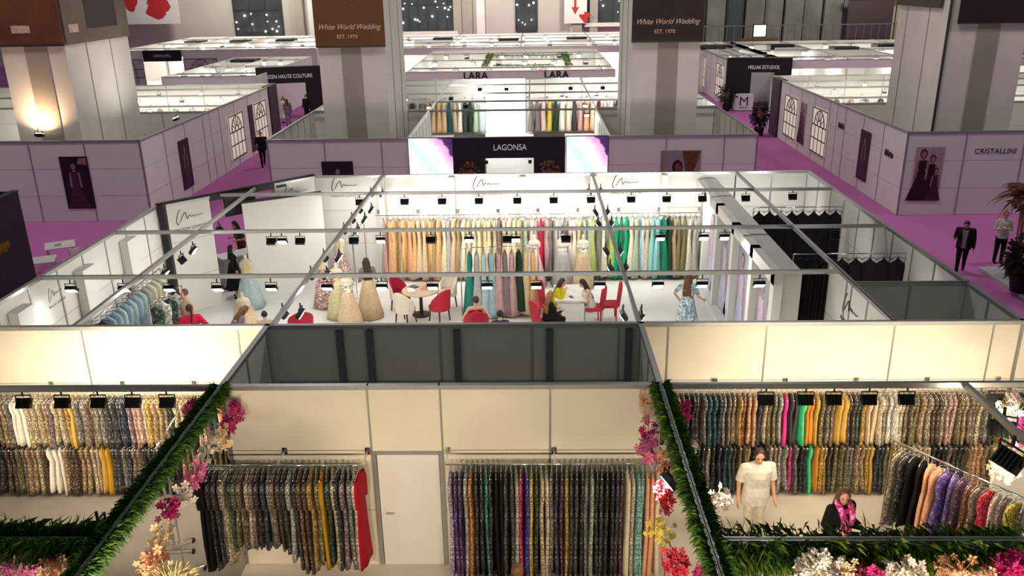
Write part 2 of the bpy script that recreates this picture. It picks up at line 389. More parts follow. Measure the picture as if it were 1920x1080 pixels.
rail('clothes_rail', 'lower chrome clothes rail on the long cream wall of the front right booth', (2.2, 13.24), (9.3, 13.24), 1.13, 'bracket', wall_side=.26)
row(RU, (2.0, 13.2), (9.2, 13.2), 2.1, [1.0, .97, 1.02], 'from left, upper rail of front right booth', 'upper rail of the front right booth', what='short gown', name='short_sequin_gown', hem_w=.21, th=.034, hem_th=.042, dense=1.35)
row(RL_, (2.6, 13.24), (9.2, 13.24), 1.13, [1.0, 1.03, .98], 'from left, lower rail of front right booth', 'lower rail of the front right booth', what='long skirt', name='sequin_skirt', cat='skirt', hem_w=.24, th=.034, hem_th=.045, ws=.15, dense=1.35)
# --- racks on the front wall, either side of the white door
FL = ['black*', 'black*', 'black', 'charcoal', 'mauve', 'beige', 'dark green', 'olive', 'taupe', 'beige', 'mauve', 'purple-black', 'navy', 'grey', 'taupe', 'brown', 'dark brown', 'silver', 'dark brown', 'bronze', 'brown', 'gold', 'olive', 'mustard*', 'dark green', 'beige', 'charcoal', 'mauve', 'grey', 'pale pink', 'red*']
FLL = [1.72, 1.72, 1.7, 1.6, 1.5, 1.6, 1.35, 1.3, 1.35, 1.3, 1.32, 1.3, 1.34, 1.3, 1.28, 1.35, 1.4, 1.55, 1.7, 1.75, 1.78, 1.72, 1.6, 1.7, 1.62, 1.66, 1.7, 1.68, 1.68, 1.7, 1.7]
FR = ['lilac', 'purple', 'purple', 'silver', 'orange', 'black', 'black', 'turquoise', 'black', 'black*', 'black*', 'charcoal', 'charcoal', 'silver', 'crimson', 'royal blue', 'yellow', 'dark brown', 'champagne', 'cream', 'taupe', 'navy', 'plum', 'gold', 'dark brown', 'charcoal', 'black', 'grey', 'sage', 'black', 'dark green', 'black', 'black', 'navy', 'burgundy', 'cream*', 'cream', 'aqua', 'aqua', 'peach*', 'peach*', 'cream*']
rail('clothes_rail', 'chrome clothes rail on the front wall left of the white door', (-5.05, 10.78), (-2.52, 10.78), 2.1, 'bracket', wall_side=.42)
rail('clothes_rail', 'chrome clothes rail on the front wall right of the white door', (-1.3, 10.8), (1.9, 10.8), 2.1, 'bracket', wall_side=.4)
row(FL, (-5.0, 10.78), (-2.55, 10.78), 2.1, FLL, 'from left on the rack left of the white door', 'rack left of the white door', th=.036, hem_th=.045, sleeves=True)
row(FR, (-1.27, 10.8), (1.85, 10.8), 2.1, [1.9, 1.85, 1.92, 1.88], 'from left on the rack right of the white door', 'rack right of the white door', th=.036, hem_th=.042, jitter=.1)
# free standing racks of the front booths
rail('garment_rack', 'chrome rolling garment rack standing across the front right booth', (5.75, 12.05), (7.05, 10.3), 1.75, 'legs')
row(['leopard', 'charcoal', 'black*', 'black*', 'peach*', 'peach*', 'violet', 'violet', 'plum', 'rust', 'taupe', 'crimson', 'pale pink', 'mauve', 'yellow', 'purple-black'], (5.8, 11.98), (7.0, 10.37), 1.75, [1.4, 1.35, 1.3], 'from the wall, rolling rack of front right booth', 'rolling rack of the front right booth', hem_w=.26)
rail('garment_rack', 'chrome rolling garment rack with bare end beside the left garland', (-5.95, 11.6), (-5.5, 10.9), 1.75, 'legs')
rail('clothes_rail', 'white sloping clothes rail seen past the left garland', (-6.03, 12.96), (-5.89, 11.45), 2.0, 'legs')
# --- centre booth: rear rack in five lengths of colour
B1 = ['dusty pink', 'peach', 'apricot', 'tan', 'apricot', 'peach', 'apricot', 'champagne', 'champagne', 'apricot', 'tan', 'apricot', 'cream', 'silver', 'champagne', 'tan', 'ivory', 'champagne']
B2 = ['ivory', 'lemon', 'champagne', 'lemon', 'beige', 'taupe', 'champagne', 'ivory', 'lemon', 'beige', 'sage']
B3 = ['pale pink', 'dusty pink', 'crimson', 'dusty pink', 'grey', 'silver', 'lilac', 'grey', 'pale pink', 'ivory', 'champagne', 'sage', 'sage', 'lime', 'grey', 'ivory']
B4 = ['lime', 'emerald', 'sea green', 'emerald', 'ivory', 'sage', 'pale blue', 'champagne', 'aqua', 'aqua', 'sea green', 'dark green', 'tan', 'olive', 'olive', 'ivory', 'silver']
bk = 'from the left on the rear rail of the white booth'
grp = 'rear rail of the white booth'
rail('clothes_rail', 'long chrome clothes rail along the rear wall of the white booth', (-4.75, 24.85), (5.1, 24.85), 2.08, 'bracket', wall_side=.45)
kw = dict(kind='plain', name='evening_gown', chrome=False, ws=.17, waist=.62, hem_w=.32, th=.05, hem_th=.13, jitter=.5)
row(B1, (-4.6, 24.85), (-1.85, 24.85), 2.08, [1.95, 1.9, 1.98], bk, grp, **kw)
row(B2, (-1.85, 24.85), (-.15, 24.85), 2.08, [1.9, 1.95], bk, grp, start=18, **kw)
row(B3, (-.1, 24.8), (2.2, 24.8), 2.08, [1.95, 1.9], bk, grp, start=29, **kw)
row(B4, (2.3, 24.85), (5.0, 24.85), 2.08, [1.92, 1.97], bk, grp, start=45, **kw)
# middle rack
rail('garment_rack', 'chrome rolling garment rack of long gowns in the middle of the white booth', (-1.95, 21.75), (.15, 21.95), 2.0, 'legs')
row(['turquoise', 'silver', 'pale blue', 'light blue', 'dusty pink', 'mauve', 'dusty pink', 'dark green', 'champagne', 'apricot'], (-1.8, 21.77), (.1, 21.94), 2.0, [1.9, 1.75, 1.85], 'from the left on the middle rack of the white booth', 'middle rack of the white booth', kind='plain', name='evening_gown', chrome=False, ws=.19, waist=.66, hem_w=.40, th=.07, hem_th=.2)
# left wall rail
rail('clothes_rail', 'chrome clothes rail beside the left wall of the white booth', (-9.55, 16.0), (-9.55, 20.4), 1.95, 'legs')
row(['navy', 'royal blue*', 'navy', 'navy', 'light blue', 'light blue', 'pale blue', 'light blue', 'pale blue', 'light blue', 'pale blue', 'silver', 'ivory', 'ivory', 'ivory'], (-9.5, 16.2), (-9.5, 20.2), 1.95, [1.7, 1.6, 1.75], 'from the front, left rail of white booth', 'left rail of the white booth', kind='plain', name='evening_gown', chrome=False, hem_w=.33, th=.05, hem_th=.12)
row(['dark green', 'white', 'dark green', 'white'], (-8.95, 18.4), (-8.75, 19.5), 1.75, [1.5], 'from the front on the short rail of patterned dresses', 'patterned dresses beside the two talking people', kind='lace', name='patterned_dress', cat='dress', what='dress', chrome=False, th=.05, hem_th=.1)
rail('clothes_rail', 'short chrome rail holding the green and white patterned dresses', (-8.97, 18.3), (-8.72, 19.65), 1.75, 'legs')
# empty portable rails behind the left ceiling beam
for x in (-5.5, -5.1):
    rail('garment_rack', 'empty chrome garment rack behind the beige gowns, %s one' % ('left' if x < -5.3 else 'right'), (x, 23.0), (x+.02, 24.6), 2.0, 'legs')
# store room: black garment bags on three high rails
kb = dict(kind='plain', name='garment_bag', cat='garment bag', what='garment bag', chrome=False, ws=.2, waist=1, hem_w=.22, th=.05, hem_th=.06, jitter=.25)
for (a, b, n, y, zz, L, nm) in ((5.85, 8.15, 8, 21.9, 3.0, 2.0, 'rear'), (5.75, 8.2, 8, 17.95, 2.98, 1.75, 'middle')):
    rail('clothes_rail', 'high %s rail of black garment bags in the store room' % nm, (a, y), (b, y), zz, 'legs')
    row(['black']*n, (a, y), (b, y), zz, [L], 'from the left on the %s rail of the store room' % nm, nm+' rail of the store room', rot=PI/2, **dict(kb, ws=.17, hem_w=.19))
cu = MB(); n = 40
cu.rings([[(5.6+.56*k/n, 16.8+.03*math.sin(k*1.1), z) for k in range(n+1)]+[(5.6+.56*k/n, 16.83+.03*math.sin(k*1.1), z) for k in range(n, -1, -1)] for z in (.04, 1.0, 2.0, 2.9)])
tag(obj('black_curtain', cu, fabric(PALL['black'], 'plain')), 'black curtain hung between the print partition and the store room wall', 'curtain')
# ------------------------------------------------------------------ floodlights
fh = MB(); fh.obox((0, 0, -.02), (.22, .075, .16)); 
for k in range(5): fh.obox((-.08+.04*k, -.045, -.02), (.008, .02, .14))
FH = fh.mesh('lamp_housing', (BLACK,))
fl_ = MB().obox((0, .04, -.02), (.19, .006, .13)); FLW = fl_.mesh('lamp_lens', (LENS,)); FLC = fl_.mesh('lamp_lens', (LENSW,))
fb = MB()
for s_ in (-1, 1): fb.obox((s_*.118, 0, .04), (.008, .02, .14))
fb.obox((0, 0, .11), (.244, .02, .01)); fb.tube((0, 0, .11), (0, 0, .2), .014)
FB = fb.mesh('lamp_bracket', (BLACK,))
NL = 0
def flood(loc, rz, tilt, label, group, power=0, col=(1, .96, .88), warm=False, spread=2.5, scale=1.):
    """floodlight hung from a beam at loc; its lens faces +y turned by rz and tipped down by tilt"""
    t = thing('floodlight', label, 'floodlight', loc, rz, group); t.scale = (scale,)*3
    link('lamp_bracket', FB, t)
    h = link('lamp_housing', FH, t); h.rotation_euler = (-tilt, 0, 0)
    l = link('lamp_lens', FLC if warm else FLW, h)
    if power:
        d = Vector((0, .06, -.02)); d.rotate(Matrix.Rotation(-tilt, 3, 'X')); d = d*scale; d.rotate(Matrix.Rotation(rz, 3, 'Z'))
        area(Vector(loc)+d, (PI/2-tilt, 0, rz), .18, .12, power, col, spread)   # an area lamp shines along its own -z
    return t
Z = HW-.28
WARM = (1, .80, .56); NEUT = (1, .95, .86)
# front booths: lamps on the front beam aimed at the racks
for i, x in enumerate((-8.4, -7.66, -7.07, -6.52, -6.0, -5.48)):
    flood((x, 11.25, Z), 0, .5, '%s black floodlight from the left on the front beam of the left booth' % nth(i), 'floodlights on the front beam of the left booth', 24, WARM, True)
for i, x in enumerate((3.41, 3.99, 4.4, 4.91, 5.46, 6.75, 7.6, 8.4)):
    flood((x, 11.25, Z), 0, .5, '%s black floodlight from the left on the front beam of the right booth' % nth(i), 'floodlights on the front beam of the right booth', 11, WARM, True)
flood((-5.02, 8.15, Z-.05), PI*.5, .6, 'black floodlight hanging under the left garland', None, 30, WARM, True, scale=1.3)
flood((1.66, 9.1, Z), PI*.6, .6, 'black floodlight on the left side of the right garland', None, 34, WARM, True)
flood((2.08, 9.2, Z), -PI*.4, .6, 'black floodlight on the right side of the right garland', None, 34, WARM, True)
flood((6.1, 9.6, Z), -PI*.4, .6, 'large black floodlight low on the grey beam at the right edge', None, 30, WARM, True, scale=1.6)
flood((6.4, 10.4, Z), -PI*.1, .5, 'large black floodlight high on the grey beam at the right edge', None, 30, WARM, True, scale=1.5)
# lamps on a beam nearer than the frame, aimed at the front wall and its racks
beam((XL, 5.9), (XR, 5.9))
for i, x in enumerate((-3.9, -2.6, -.9, .6)):
    flood((x, 5.9, Z), (.2, 0, 0, -.15)[i], .25, '%s floodlight from the left on the beam nearest the camera' % nth(i), 'floodlights on the beam nearest the camera', (52, 36, 31, 36)[i], WARM, True)
# lamps clipped on top of the outer walls, washing the hall columns
for i, (x, y, z, c, p_, lb) in enumerate(((-18.85, 32.15, 3.42, (1, .66, .38), 60, 'black floodlight clipped on the left grey wall below the brown banner'), (-15.05, 36.0, 3.4, NEUT, 60, 'black floodlight clipped on the receding wall of the left booth'))):
    flood((x, y, z), 0 if i == 0 else PI/2, -1.25, lb, None, p_, c, i == 0, scale=1.3)
for i, (x, a) in enumerate(((-6.4, 0), (2.9, 0), (4.6, 0), (6.6, 0))):  # added lamps out of view, brightening the near side of the garlands
    flood((x, 5.7, 2.95), a, -.12, '%s added floodlight from the left below the near edge of the fern garlands' % nth(i), 'added floodlights below the fern garlands', 26, WARM, True)
beam((XL, 5.7), (-10.1, 5.7)); beam((XR, 5.7), (9.6, 5.7))
# centre booth, rear beam
for i, x in enumerate((-4.87, -3.6, -2.54, -1.5, -.42, .6, 1.65, 2.77, 3.76, 4.76, 5.96)):
    flood((x, 23.28, Z), 0, .55, '%s black floodlight from the left on the rear beam of the white booth' % nth(i), 'floodlights on the rear beam of the white booth', 15, NEUT)
# second beam, looking to the camera and away
for i, (x, f) in enumerate(((-6.3, 0), (-6.04, 1), (-5.6, 0), (-4.3, 0), (-3.65, 1), (-2.44, 0), (-1.52, 1), (-.6, 0), (-.4, 1), (.8, 0), (3.05, 1), (4.08, 1), (4.57, 1))):
    flood((x, 19.52, Z), PI if f else 0, .8, '%s floodlight from the left on the second beam of the white booth' % nth(i), 'floodlights on the second beam of the white booth', 9, NEUT)
for i, (x, y) in enumerate(((7.2, 19.6), (7.3, 23.4), (7.2, 15.9))):  # lamps added to brighten the store room walls
    flood((x, y, Z), 0, .5, 'added floodlight over the black garment bags of the store room, %s from the front' % nth(i), 'added floodlights of the store room', 9, NEUT)
for i, x in enumerate((-9.5, -8.4, -7.46, -6.46, -5.35, -4.2, -3.08, -2.04, -.93, .07, 1.35, 2.53, 3.42, 4.57)):
    flood((x, 16.22, Z), PI, .9, '%s lit floodlight from the left on the front beam of the white booth' % nth(i), 'floodlights on the front beam of the white booth', 8.5, NEUT)
for bx, ys, nm, lo in ((-4.55, (14.8, 17.0, 18.2, 20.4, 21.4, 22.4, 24.2), 'left', 0), (1.83, (14.6, 17.3, 18.5, 20.8, 21.9, 24.3), 'right', 0)):
    for i, y in enumerate(ys):
        for s_ in (-1, 1):
            flood((bx+s_*.17, y, Z), -s_*PI/2, .6, '%s floodlight from the front on the %s side of the %s lengthwise beam' % (nth(i), 'left' if s_ < 0 else 'right', nm), 'floodlights on the lengthwise beams of the white booth', 6, NEUT)
for i, y in enumerate((17.2, 18.13, 18.85, 20.6)):
    flood((-7.95, y, Z), PI/2 if i % 2 else -PI/2, .6, '%s floodlight from the front on the far left lengthwise beam' % nth(i), 'floodlights on the far left lengthwise beam', 12, NEUT)

# ------------------------------------------------------------------ signature lettering on the walls
INK = mat('grey_ink', (.07, .07, .065), .7)
def signature(name, loc, rot, s=1., words='MAISON LOVETTE'):
    mb = MB()
    def stroke(pts, r=.012): mb.path([Vector((x*s, -.003, z*s)) for x, z in pts], r*s, 5)
    stroke([(-.30, .34), (-.37, .24), (-.43, .08), (-.45, -.05), (-.42, -.12), (-.38, -.08)])
    stroke([(-.34, -.05), (-.24, .12), (-.18, .2), (-.14, .22), (-.12, .1), (-.1, 0)])
    stroke([(-.1, 0), (-.02, .12), (.03, .05), (.08, .1), (.12, .04), (.2, .08), (.3, .06), (.42, .09)], .010)
    o = obj(name, mb, INK, None); o.location = loc; o.rotation_euler = (0, 0, rot)
    text(words, .13*s, (0, -.004, -.33*s), RS, INK, o, 'small_lettering', ext=.002)
    return o
for i, (x, y, z, r, w) in enumerate(((-5.75, 25.42, 2.83, 0, 'rear wall above the empty racks'), (-1.4, 25.42, 2.83, 0, 'rear wall above the yellow gowns'), (2.85, 25.42, 2.83, 0, 'rear wall above the green gowns'),
        (-9.42, 22.46, 2.7, math.atan2(.96, .9), 'white entry panel beside the left wall'), (-7.1, 24.85, 2.78, math.atan2(.9, .94), 'white entry panel beside the rear wall'), (6.14, 15.4, 2.6, -PI/2, 'store room side wall facing the booth'), (-9.84, 16.2, 2.8, PI/2, 'left wall pilaster of the white booth'))):
    o = signature('wall_signature', (x, y, z), r, .6 if i == 6 else .9); tag(o, 'grey handwritten signature logo on the %s' % w, 'wall lettering')

def scrawl(n, w, h, seed=3):
    '''a line of pen strokes, for lettering too blurred to read'''
    R = random.Random(seed); mb = MB(); x = -w/2; st = w/n
    for k in range(n):
        a = Vector((x, 0, R.uniform(-.5, -.2)*h)); b = Vector((x+st*R.uniform(.1, .9), 0, R.uniform(.1, .5)*h)); x += st; c = Vector((x, 0, R.uniform(-.5, -.1)*h))
        mb.path([a, b, c], h*.05, 5)
    return mb
# framed gown prints in the partition
PG = mat('print_grey', srgb(150, 152, 160), .5, var=.1, scale=2)
PLI = mat('print_lilac', srgb(190, 186, 214), .5, var=.15, scale=5)
PPK = mat('print_rose', srgb(196, 148, 154), .5, var=.15, scale=5)
PBL = mat('print_blue', srgb(160, 176, 206), .5, var=.15, scale=5)
def figure(mb, cx, z0, h, m_dress, m_skin, m_hair, y=-.012):
    """printed figure of a woman in a gown: flat cutout shapes on a print"""
    w = h*.16
    mb.prism([(cx-w*1.5, z0), (cx+w*1.5, z0), (cx+w*.9, z0+h*.3), (cx+w*.42, z0+h*.6), (cx+w*.55, z0+h*.8), (cx-w*.55, z0+h*.8), (cx-w*.42, z0+h*.6), (cx-w*.9, z0+h*.3)], y-.002, y, m_dress)
    mb.prism([(cx-w*.2, z0+h*.8), (cx+w*.2, z0+h*.8), (cx+w*.2, z0+h*.88), (cx-w*.2, z0+h*.88)], y-.002, y, m_skin)
    mb.prism([(cx-w*.85, z0+h*.45), (cx-w*.55, z0+h*.45), (cx-w*.45, z0+h*.79), (cx-w*.7, z0+h*.79)], y-.003, y-.001, m_skin)
    mb.prism([(cx+w*.55, z0+h*.45), (cx+w*.85, z0+h*.45), (cx+w*.7, z0+h*.79), (cx+w*.45, z0+h*.79)], y-.003, y-.001, m_skin)
    hr = lambda r, zc: [(cx+r*math.cos(2*PI*k/12), zc+r*1.25*math.sin(2*PI*k/12)) for k in range(12)]
    mb.prism(hr(w*.45, z0+h*.93), y-.002, y, m_hair); mb.prism(hr(w*.33, z0+h*.92), y-.004, y-.002, m_skin)
for i, (y0, y1) in enumerate(((16.9, 18.42), (18.7, 20.32), (20.6, 22.22), (22.5, 23.87))):
    w = y1-y0
    t = thing('gown_print', 'tall lilac gown print, %s from the front in the white partition' % nth(i), 'picture', (5.16, (y0+y1)/2, .12), -PI/2, 'lilac gown prints')
    obj('backing_board', MB().box(-w/2, w/2, -.008, .0, 0, 2.58), PG, t)
    mb = MB(); figure(mb, -.22*w, .05, 2.2, 0, 2, 3); figure(mb, .2*w, .0, 2.0, 1 if i % 2 else 0, 2, 3)
    obj('print', mb, (PLI, PBL, PPK, mat('print_hair', srgb(110, 84, 80), .6)), t)

# ------------------------------------------------------------------ generic posters on the outer walls
PD = mat('print_dark', srgb(38, 12, 26), .5, var=.5, scale=4); PD2 = mat('print_plum', srgb(70, 30, 52), .5, var=.4, scale=6); PSK = mat('print_skin', srgb(150, 112, 110), .5, var=.2)
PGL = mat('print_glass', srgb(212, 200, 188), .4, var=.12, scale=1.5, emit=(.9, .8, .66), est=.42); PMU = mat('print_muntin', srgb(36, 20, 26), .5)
def poster(label, loc, rz, w, h, style=0):
    t = thing('poster', label, 'poster', loc, rz)
    obj('poster_board', MB().box(-w/2, w/2, -.015, .0, 0, h), PD if style != 2 else mat('print_pale', srgb(176, 150, 160), .5, var=.2), t)
    mb = MB()
    if style == 0: figure(mb, -.05*w, .05, h*.86, 0, 1, 2, -.016); mb.prism([(w*.1, h*.86), (w*.45, h*.84), (w*.45, h*.97), (w*.2, h*.97)], -.02, -.015, 1)
    elif style == 1: figure(mb, 0, .1, h*.82, 0, 1, 2, -.016)
    else:
        figure(mb, -.22*w, .03, h*.93, 3, 1, 2, -.016); figure(mb, .12*w, .1, h*.8, 3, 1, 2, -.02); figure(mb, .3*w, .02, h*.6, 0, 1, 2, -.024)
    obj('print', mb, (PD2, PSK, PMU, PD), t); return t
def window_poster(label, loc, rz, w=2.2, h=2.15, pane=PGL):
    t = thing('window_poster', label, 'poster', loc, rz, None)
    obj('pale_backing', MB().box(-w/2, w/2, -.012, 0, 0, h), pane, t)
    mb = MB(); y0, y1, b = -.03, -.012, .05
    for x in (-w/2+b/2, w/2-b/2): mb.box(x-b/2, x+b/2, y0, y1, 0, h)
    for z in (b/2, h*.32, h*.62, h-b/2): mb.box(-w/2, w/2, y0, y1, z-b*.5, z+b*.5)
    for k in (-.25, 0, .25): mb.box(k*w-.02, k*w+.02, y0, y1, 0, h*.62)
    cz, R_ = h*.62, min(w*.46, h*.34)
    for r in (R_, R_*.38):
        p = [(r*math.cos(PI*k/16), y1-.01, cz+r*math.sin(PI*k/16)) for k in range(17)]
        for a, c in zip(p[:-1], p[1:]): mb.tube(a, c, .025, n=5)
    for k in range(1, 6):
        a = PI*k/6; mb.tube((R_*.38*math.cos(a), y1-.01, cz+R_*.38*math.sin(a)), (R_*math.cos(a), y1-.01, cz+R_*math.sin(a)), .02, n=5)
    obj('printed_muntins', mb, PMU, t); return t
# ------------------------------------------------------------------ left booth and right booth across the aisles
wall('front', (-15, 32.1), (-48, 32.1), WHITE, step=2.16); wall('right', (-15, 32.1), (-15, 48.8), WHITE, step=2.16)
wall('back', (-15, 50.5), (-48, 50.5), WHITE, step=2.16); wall('inner', (-15, 39.5), (-24, 39.5), WHITE, step=2.16)
wall('front', (14, 31.9), (44, 31.9), WHITE, step=2.16); wall('left', (14, 31.9), (14, 48.7), WHITE, step=2.16)
wall('back', (14, 51), (44, 51), WHITE, step=2.16); wall('inner', (14, 39.5), (24, 39.5), WHITE, step=2.16)
slab('floor_left_booth', -48, -15.05, 32.2, 50.4, 0, .02, CREAMFLOOR); slab('floor_right_booth', 14.05, 44, 32, 50.9, 0, .02, CREAMFLOOR)
poster('dark portrait poster of a gown on the left grey wall facing the camera', (-17.67, 32.07, .53), 0, 1.1, 2.06, 0)
poster('narrow dark gown poster on the receding side wall of the left booth', (-14.96, 36.05, .4), PI/2, 1.1, 2.1, 1)
window_poster('pale arched window print on the receding wall of the left booth, nearer one', (-14.96, 42.9, .4), PI/2)
window_poster('pale arched window print on the receding wall of the left booth, farther one', (-14.96, 47.0, .45), PI/2, 2.1)
slab('wall_left_booth_end', -15.1, -14.94, 45.0, 45.7, .2, 2.65, PD2)
poster('dark triptych poster of gowned women on the right grey wall', (14.9, 31.87, .55), 0, 1.05, 2.07, 2)
poster('narrow dark gown poster on the receding side wall of the right booth', (13.96, 35.8, .5), -PI/2, 1.1, 2.06, 1)
poster('slim dark print between two arched window prints on the right booth', (13.96, 44.4, .45), -PI/2, .9, 2.1, 2)
window_poster('arched window print on the receding wall of the right booth, nearer one', (13.96, 41.7, .45), -PI/2)
window_poster('arched window print on the receding wall of the right booth, farther one', (13.96, 46.5, .43), -PI/2, 2.3)
def decal(s, size, loc, rot, label):
    o = text(s, size, loc, rot, mat('wall_ink', (.05, .04, .045), .7), None, 'wall_lettering', ext=.002); tag(o, label, 'lettering'); return o
def scrawled(loc, w, h, label):
    o = obj('wall_lettering', scrawl(9, w, h, int(loc[1])), mat('wall_ink', (.05, .04, .045), .7)); o.location = loc; o.rotation_euler = (0, 0, -PI/2); tag(o, label, 'lettering')
decal('CRISTALLINI', .28, (17.3, 31.87, 2.35), RS, 'dark shop name lettering on the right grey wall above the palm')
scrawled((13.96, 33.3, 2.1), .8, .3,  'faint grey lettering on the right booth wall near its corner')
scrawled((13.96, 38.8, 2.3), .7, .3,  'faint grey lettering on the right booth wall beside the nearer window print')
slab('wall_left_booth_pier', -15.3, -14.9, 48.8, 50.4, 0, HW, PD); slab('wall_right_booth_pier', 13.9, 14.3, 48.7, 50.4, 0, HW, PD)

# ------------------------------------------------------------------ second row in the middle: the booth with two screens
OUT = WHITE
wall('front', (-9.99, 31.8), (-4.66, 31.8), WHITE, step=2.16); wall('front', (2.87, 31.8), (8.4, 31.8), WHITE, step=2.16)
wall('left', (-9.99, 31.8), (-9.99, 51.4), WHITE); wall('right', (8.4, 31.8), (8.4, 51.4), WHITE)
wall('inner', (-4.66, 31.9), (-4.66, 39.2), WHITE); wall('inner', (2.9, 31.9), (2.9, 39.2), WHITE)
wall('inner', (-9.99, 39.2), (-4.66, 39.2), WHITE); wall('inner', (2.9, 39.2), (8.4, 39.2), WHITE)
wall('back', (-9.99, 51.4), (8.4, 51.4), WHITE, step=2.16)
for y in (38.9, 41.9, 45.0, 48.7): beam((-9.9, y), (8.3, y))
for x in (-4.66, -.1, 2.9): beam((x, 39.2), (x, 51.3))
poster('black poster on the grey wall left of the screens', (-7.4, 31.77, .3), 0, 1.2, 2.05, 1)
t = thing('poster', 'poster of a dark-haired woman in red beside a brown drape', 'poster', (5.6, 31.77, .6), 0)
obj('poster_board', MB().box(-.75, .75, -.012, 0, 0, 2.02), mat('print_mauve', srgb(150, 136, 146), .5, var=.1), t)
mb = MB(); BR = mat('print_brown', srgb(104, 66, 30), .6, var=.3)
mb.prism([(.05, 2.0), (.72, 2.0), (.5, 1.2), (.48, 0), (.25, 0), (.2, 1.2)], -.016, -.012, 0); mb.box(-.75, -.62, -.016, -.012, 0, 1.95, 3)
mb.prism([(-.45, .0), (.2, .0), (.15, .75), (-.02, .98), (-.3, .85)], -.02, -.014, 1)
mb.prism([(-.12+.2*math.cos(2*PI*k/12), 1.4+.27*math.sin(2*PI*k/12)) for k in range(12)], -.018, -.014, 2)
mb.prism([(-.1+.12*math.cos(2*PI*k/12), 1.36+.19*math.sin(2*PI*k/12)) for k in range(12)], -.022, -.018, 4)
obj('print', mb, (BR, mat('print_red', srgb(140, 20, 40), .5), PMU, mat('print_sand', srgb(150, 124, 112), .5), mat('print_face', srgb(128, 62, 74), .5)), t)
# screens: lit picture of a beaded gown
sm = bpy.data.materials.new('lit_screen'); sm.use_nodes = True; nt = sm.node_tree; b = nt.nodes['Principled BSDF']
tc = nt.nodes.new('ShaderNodeTexCoord'); mp = nt.nodes.new('ShaderNodeSeparateXYZ'); nt.links.new(tc.outputs['Generated'], mp.inputs[0])
def mth(op, a, b_):
    n = nt.nodes.new('ShaderNodeMath'); n.operation = op
    for i, q in enumerate((a, b_)):
        if isinstance(q, (int, float)): n.inputs[i].default_value = q
        else: nt.links.new(q, n.inputs[i])
    return n.outputs[0]
ns = nt.nodes.new('ShaderNodeTexNoise'); ns.inputs['Scale'].default_value = 3; nt.links.new(tc.outputs['Object'], ns.inputs['Vector'])
dg = mth('ADD', mth('ADD', mth('MULTIPLY', mp.outputs[0], .62), mth('MULTIPLY', mth('SUBTRACT', mp.outputs[2], .5), .76)), mth('MULTIPLY', mth('SUBTRACT', ns.outputs['Fac'], .5), .18))
rp = nt.nodes.new('ShaderNodeValToRGB'); cr = rp.color_ramp
for p, c in ((0, (.62, .60, .66)), (.2, (.72, .66, .72)), (.38, (.50, .66, .78)), (.6, (.78, .74, .78)), (.72, (.85, .42, .66)), (.8, (.72, .26, .5)), (.83, (.05, .02, .10)), (1, (.03, .01, .06))):
    e = cr.elements.new(p) if p not in (0, 1) else cr.elements[-int(p)]; e.color = c+(1,)
vo = nt.nodes.new('ShaderNodeTexVoronoi'); vo.inputs['Scale'].default_value = 16; nt.links.new(tc.outputs['Object'], vo.inputs['Vector'])
nt.links.new(dg, rp.inputs['Fac']); mx = nt.nodes.new('ShaderNodeMix'); mx.data_type = 'RGBA'; mx.blend_type = 'MULTIPLY'; mx.inputs['Factor'].default_value = .45
nt.links.new(rp.outputs['Color'], mx.inputs['A']); vr = nt.nodes.new('ShaderNodeValToRGB'); vr.color_ramp.elements[0].position = .05; vr.color_ramp.elements[1].position = .35
nt.links.new(vo.outputs['Distance'], vr.inputs['Fac']); nt.links.new(vr.outputs['Color'], mx.inputs['B'])
nt.links.new(mx.outputs['Result'], b.inputs['Emission Color']); b.inputs['Emission Strength'].default_value = 1.6; b.inputs['Base Color'].default_value = (.02, .02, .02, 1)
for nm, x0, x1 in (('left', -4.66, -2.96), ('right', 1.28, 2.87)):
    t = thing('led_screen', 'bright video screen of a beaded gown %s of the black shop front' % nm, 'screen', ((x0+x1)/2, 31.78, .35), 0, 'video screens')
    w = x1-x0
    obj('screen_housing', MB().box(-w/2, w/2, -.03, .08, 0, 2.86), BLACK, t)
    obj('display', MB().box(-w/2+.02, w/2-.02, -.04, -.03, .02, 2.84), sm, t)
t = thing('portal_facade', 'black shop front with silver lettering between the two screens', 'shop front', (-.85, 31.75, 0), 0)
pw = MB()
for x0, x1 in ((-2.1, -.88), (.88, 2.1)): pw.box(x0, x1, -.06, .75, 0, HW)
obj('pier', MB().box(-2.1, -.92, -.06, .75, 0, HW), BLACKBOARD, t); obj('pier', MB().box(.92, 2.1, -.06, .75, 0, HW), BLACKBOARD, t)
obj('fascia', MB().box(-.92, .92, -.06, .12, 2.42, HW), BLACKBOARD, t)
text('LAGONSA', .32, (0.03, -.07, 2.72), RS, mat('sign_silver', (.7, .7, .72), .4, .1, emit=(.8, .8, .85), est=.25), t, 'sign_lettering', ext=.012, sx=.85)
for x in (-1.5, 1.5):
    mb = MB(); mb.box(x-.42, x+.42, -.072, -.06, .3, 2.35, 0)
    for k in range(60):
        a, r = rnd(0, 2*PI), rnd(.2, .4); c = (x+r*math.cos(a), -.075, 1.95+r*.9*math.sin(a)); s = rnd(.02, .05)
        mb.prism([(c[0]+s*math.cos(q), c[2]+s*math.sin(q)) for q in (0, 1.2, 2.6, 4, 5.2)], -.078, -.073, 1)
    mb.prism([(x+.2*math.cos(2*PI*k/14), 1.75+.26*math.sin(2*PI*k/14)) for k in range(14)], -.08, -.073, 2)
    obj('shop_front_print', mb, (PD, mat('print_gilt', srgb(150, 128, 62), .5, var=.4), mat('print_bust', srgb(120, 74, 60), .5, var=.2)), t)
for x in (-.86, .78):
    obj('spotlight', MB().obox((x, -.1, 2.28), (.12, .1, .12)), BLACK, t)
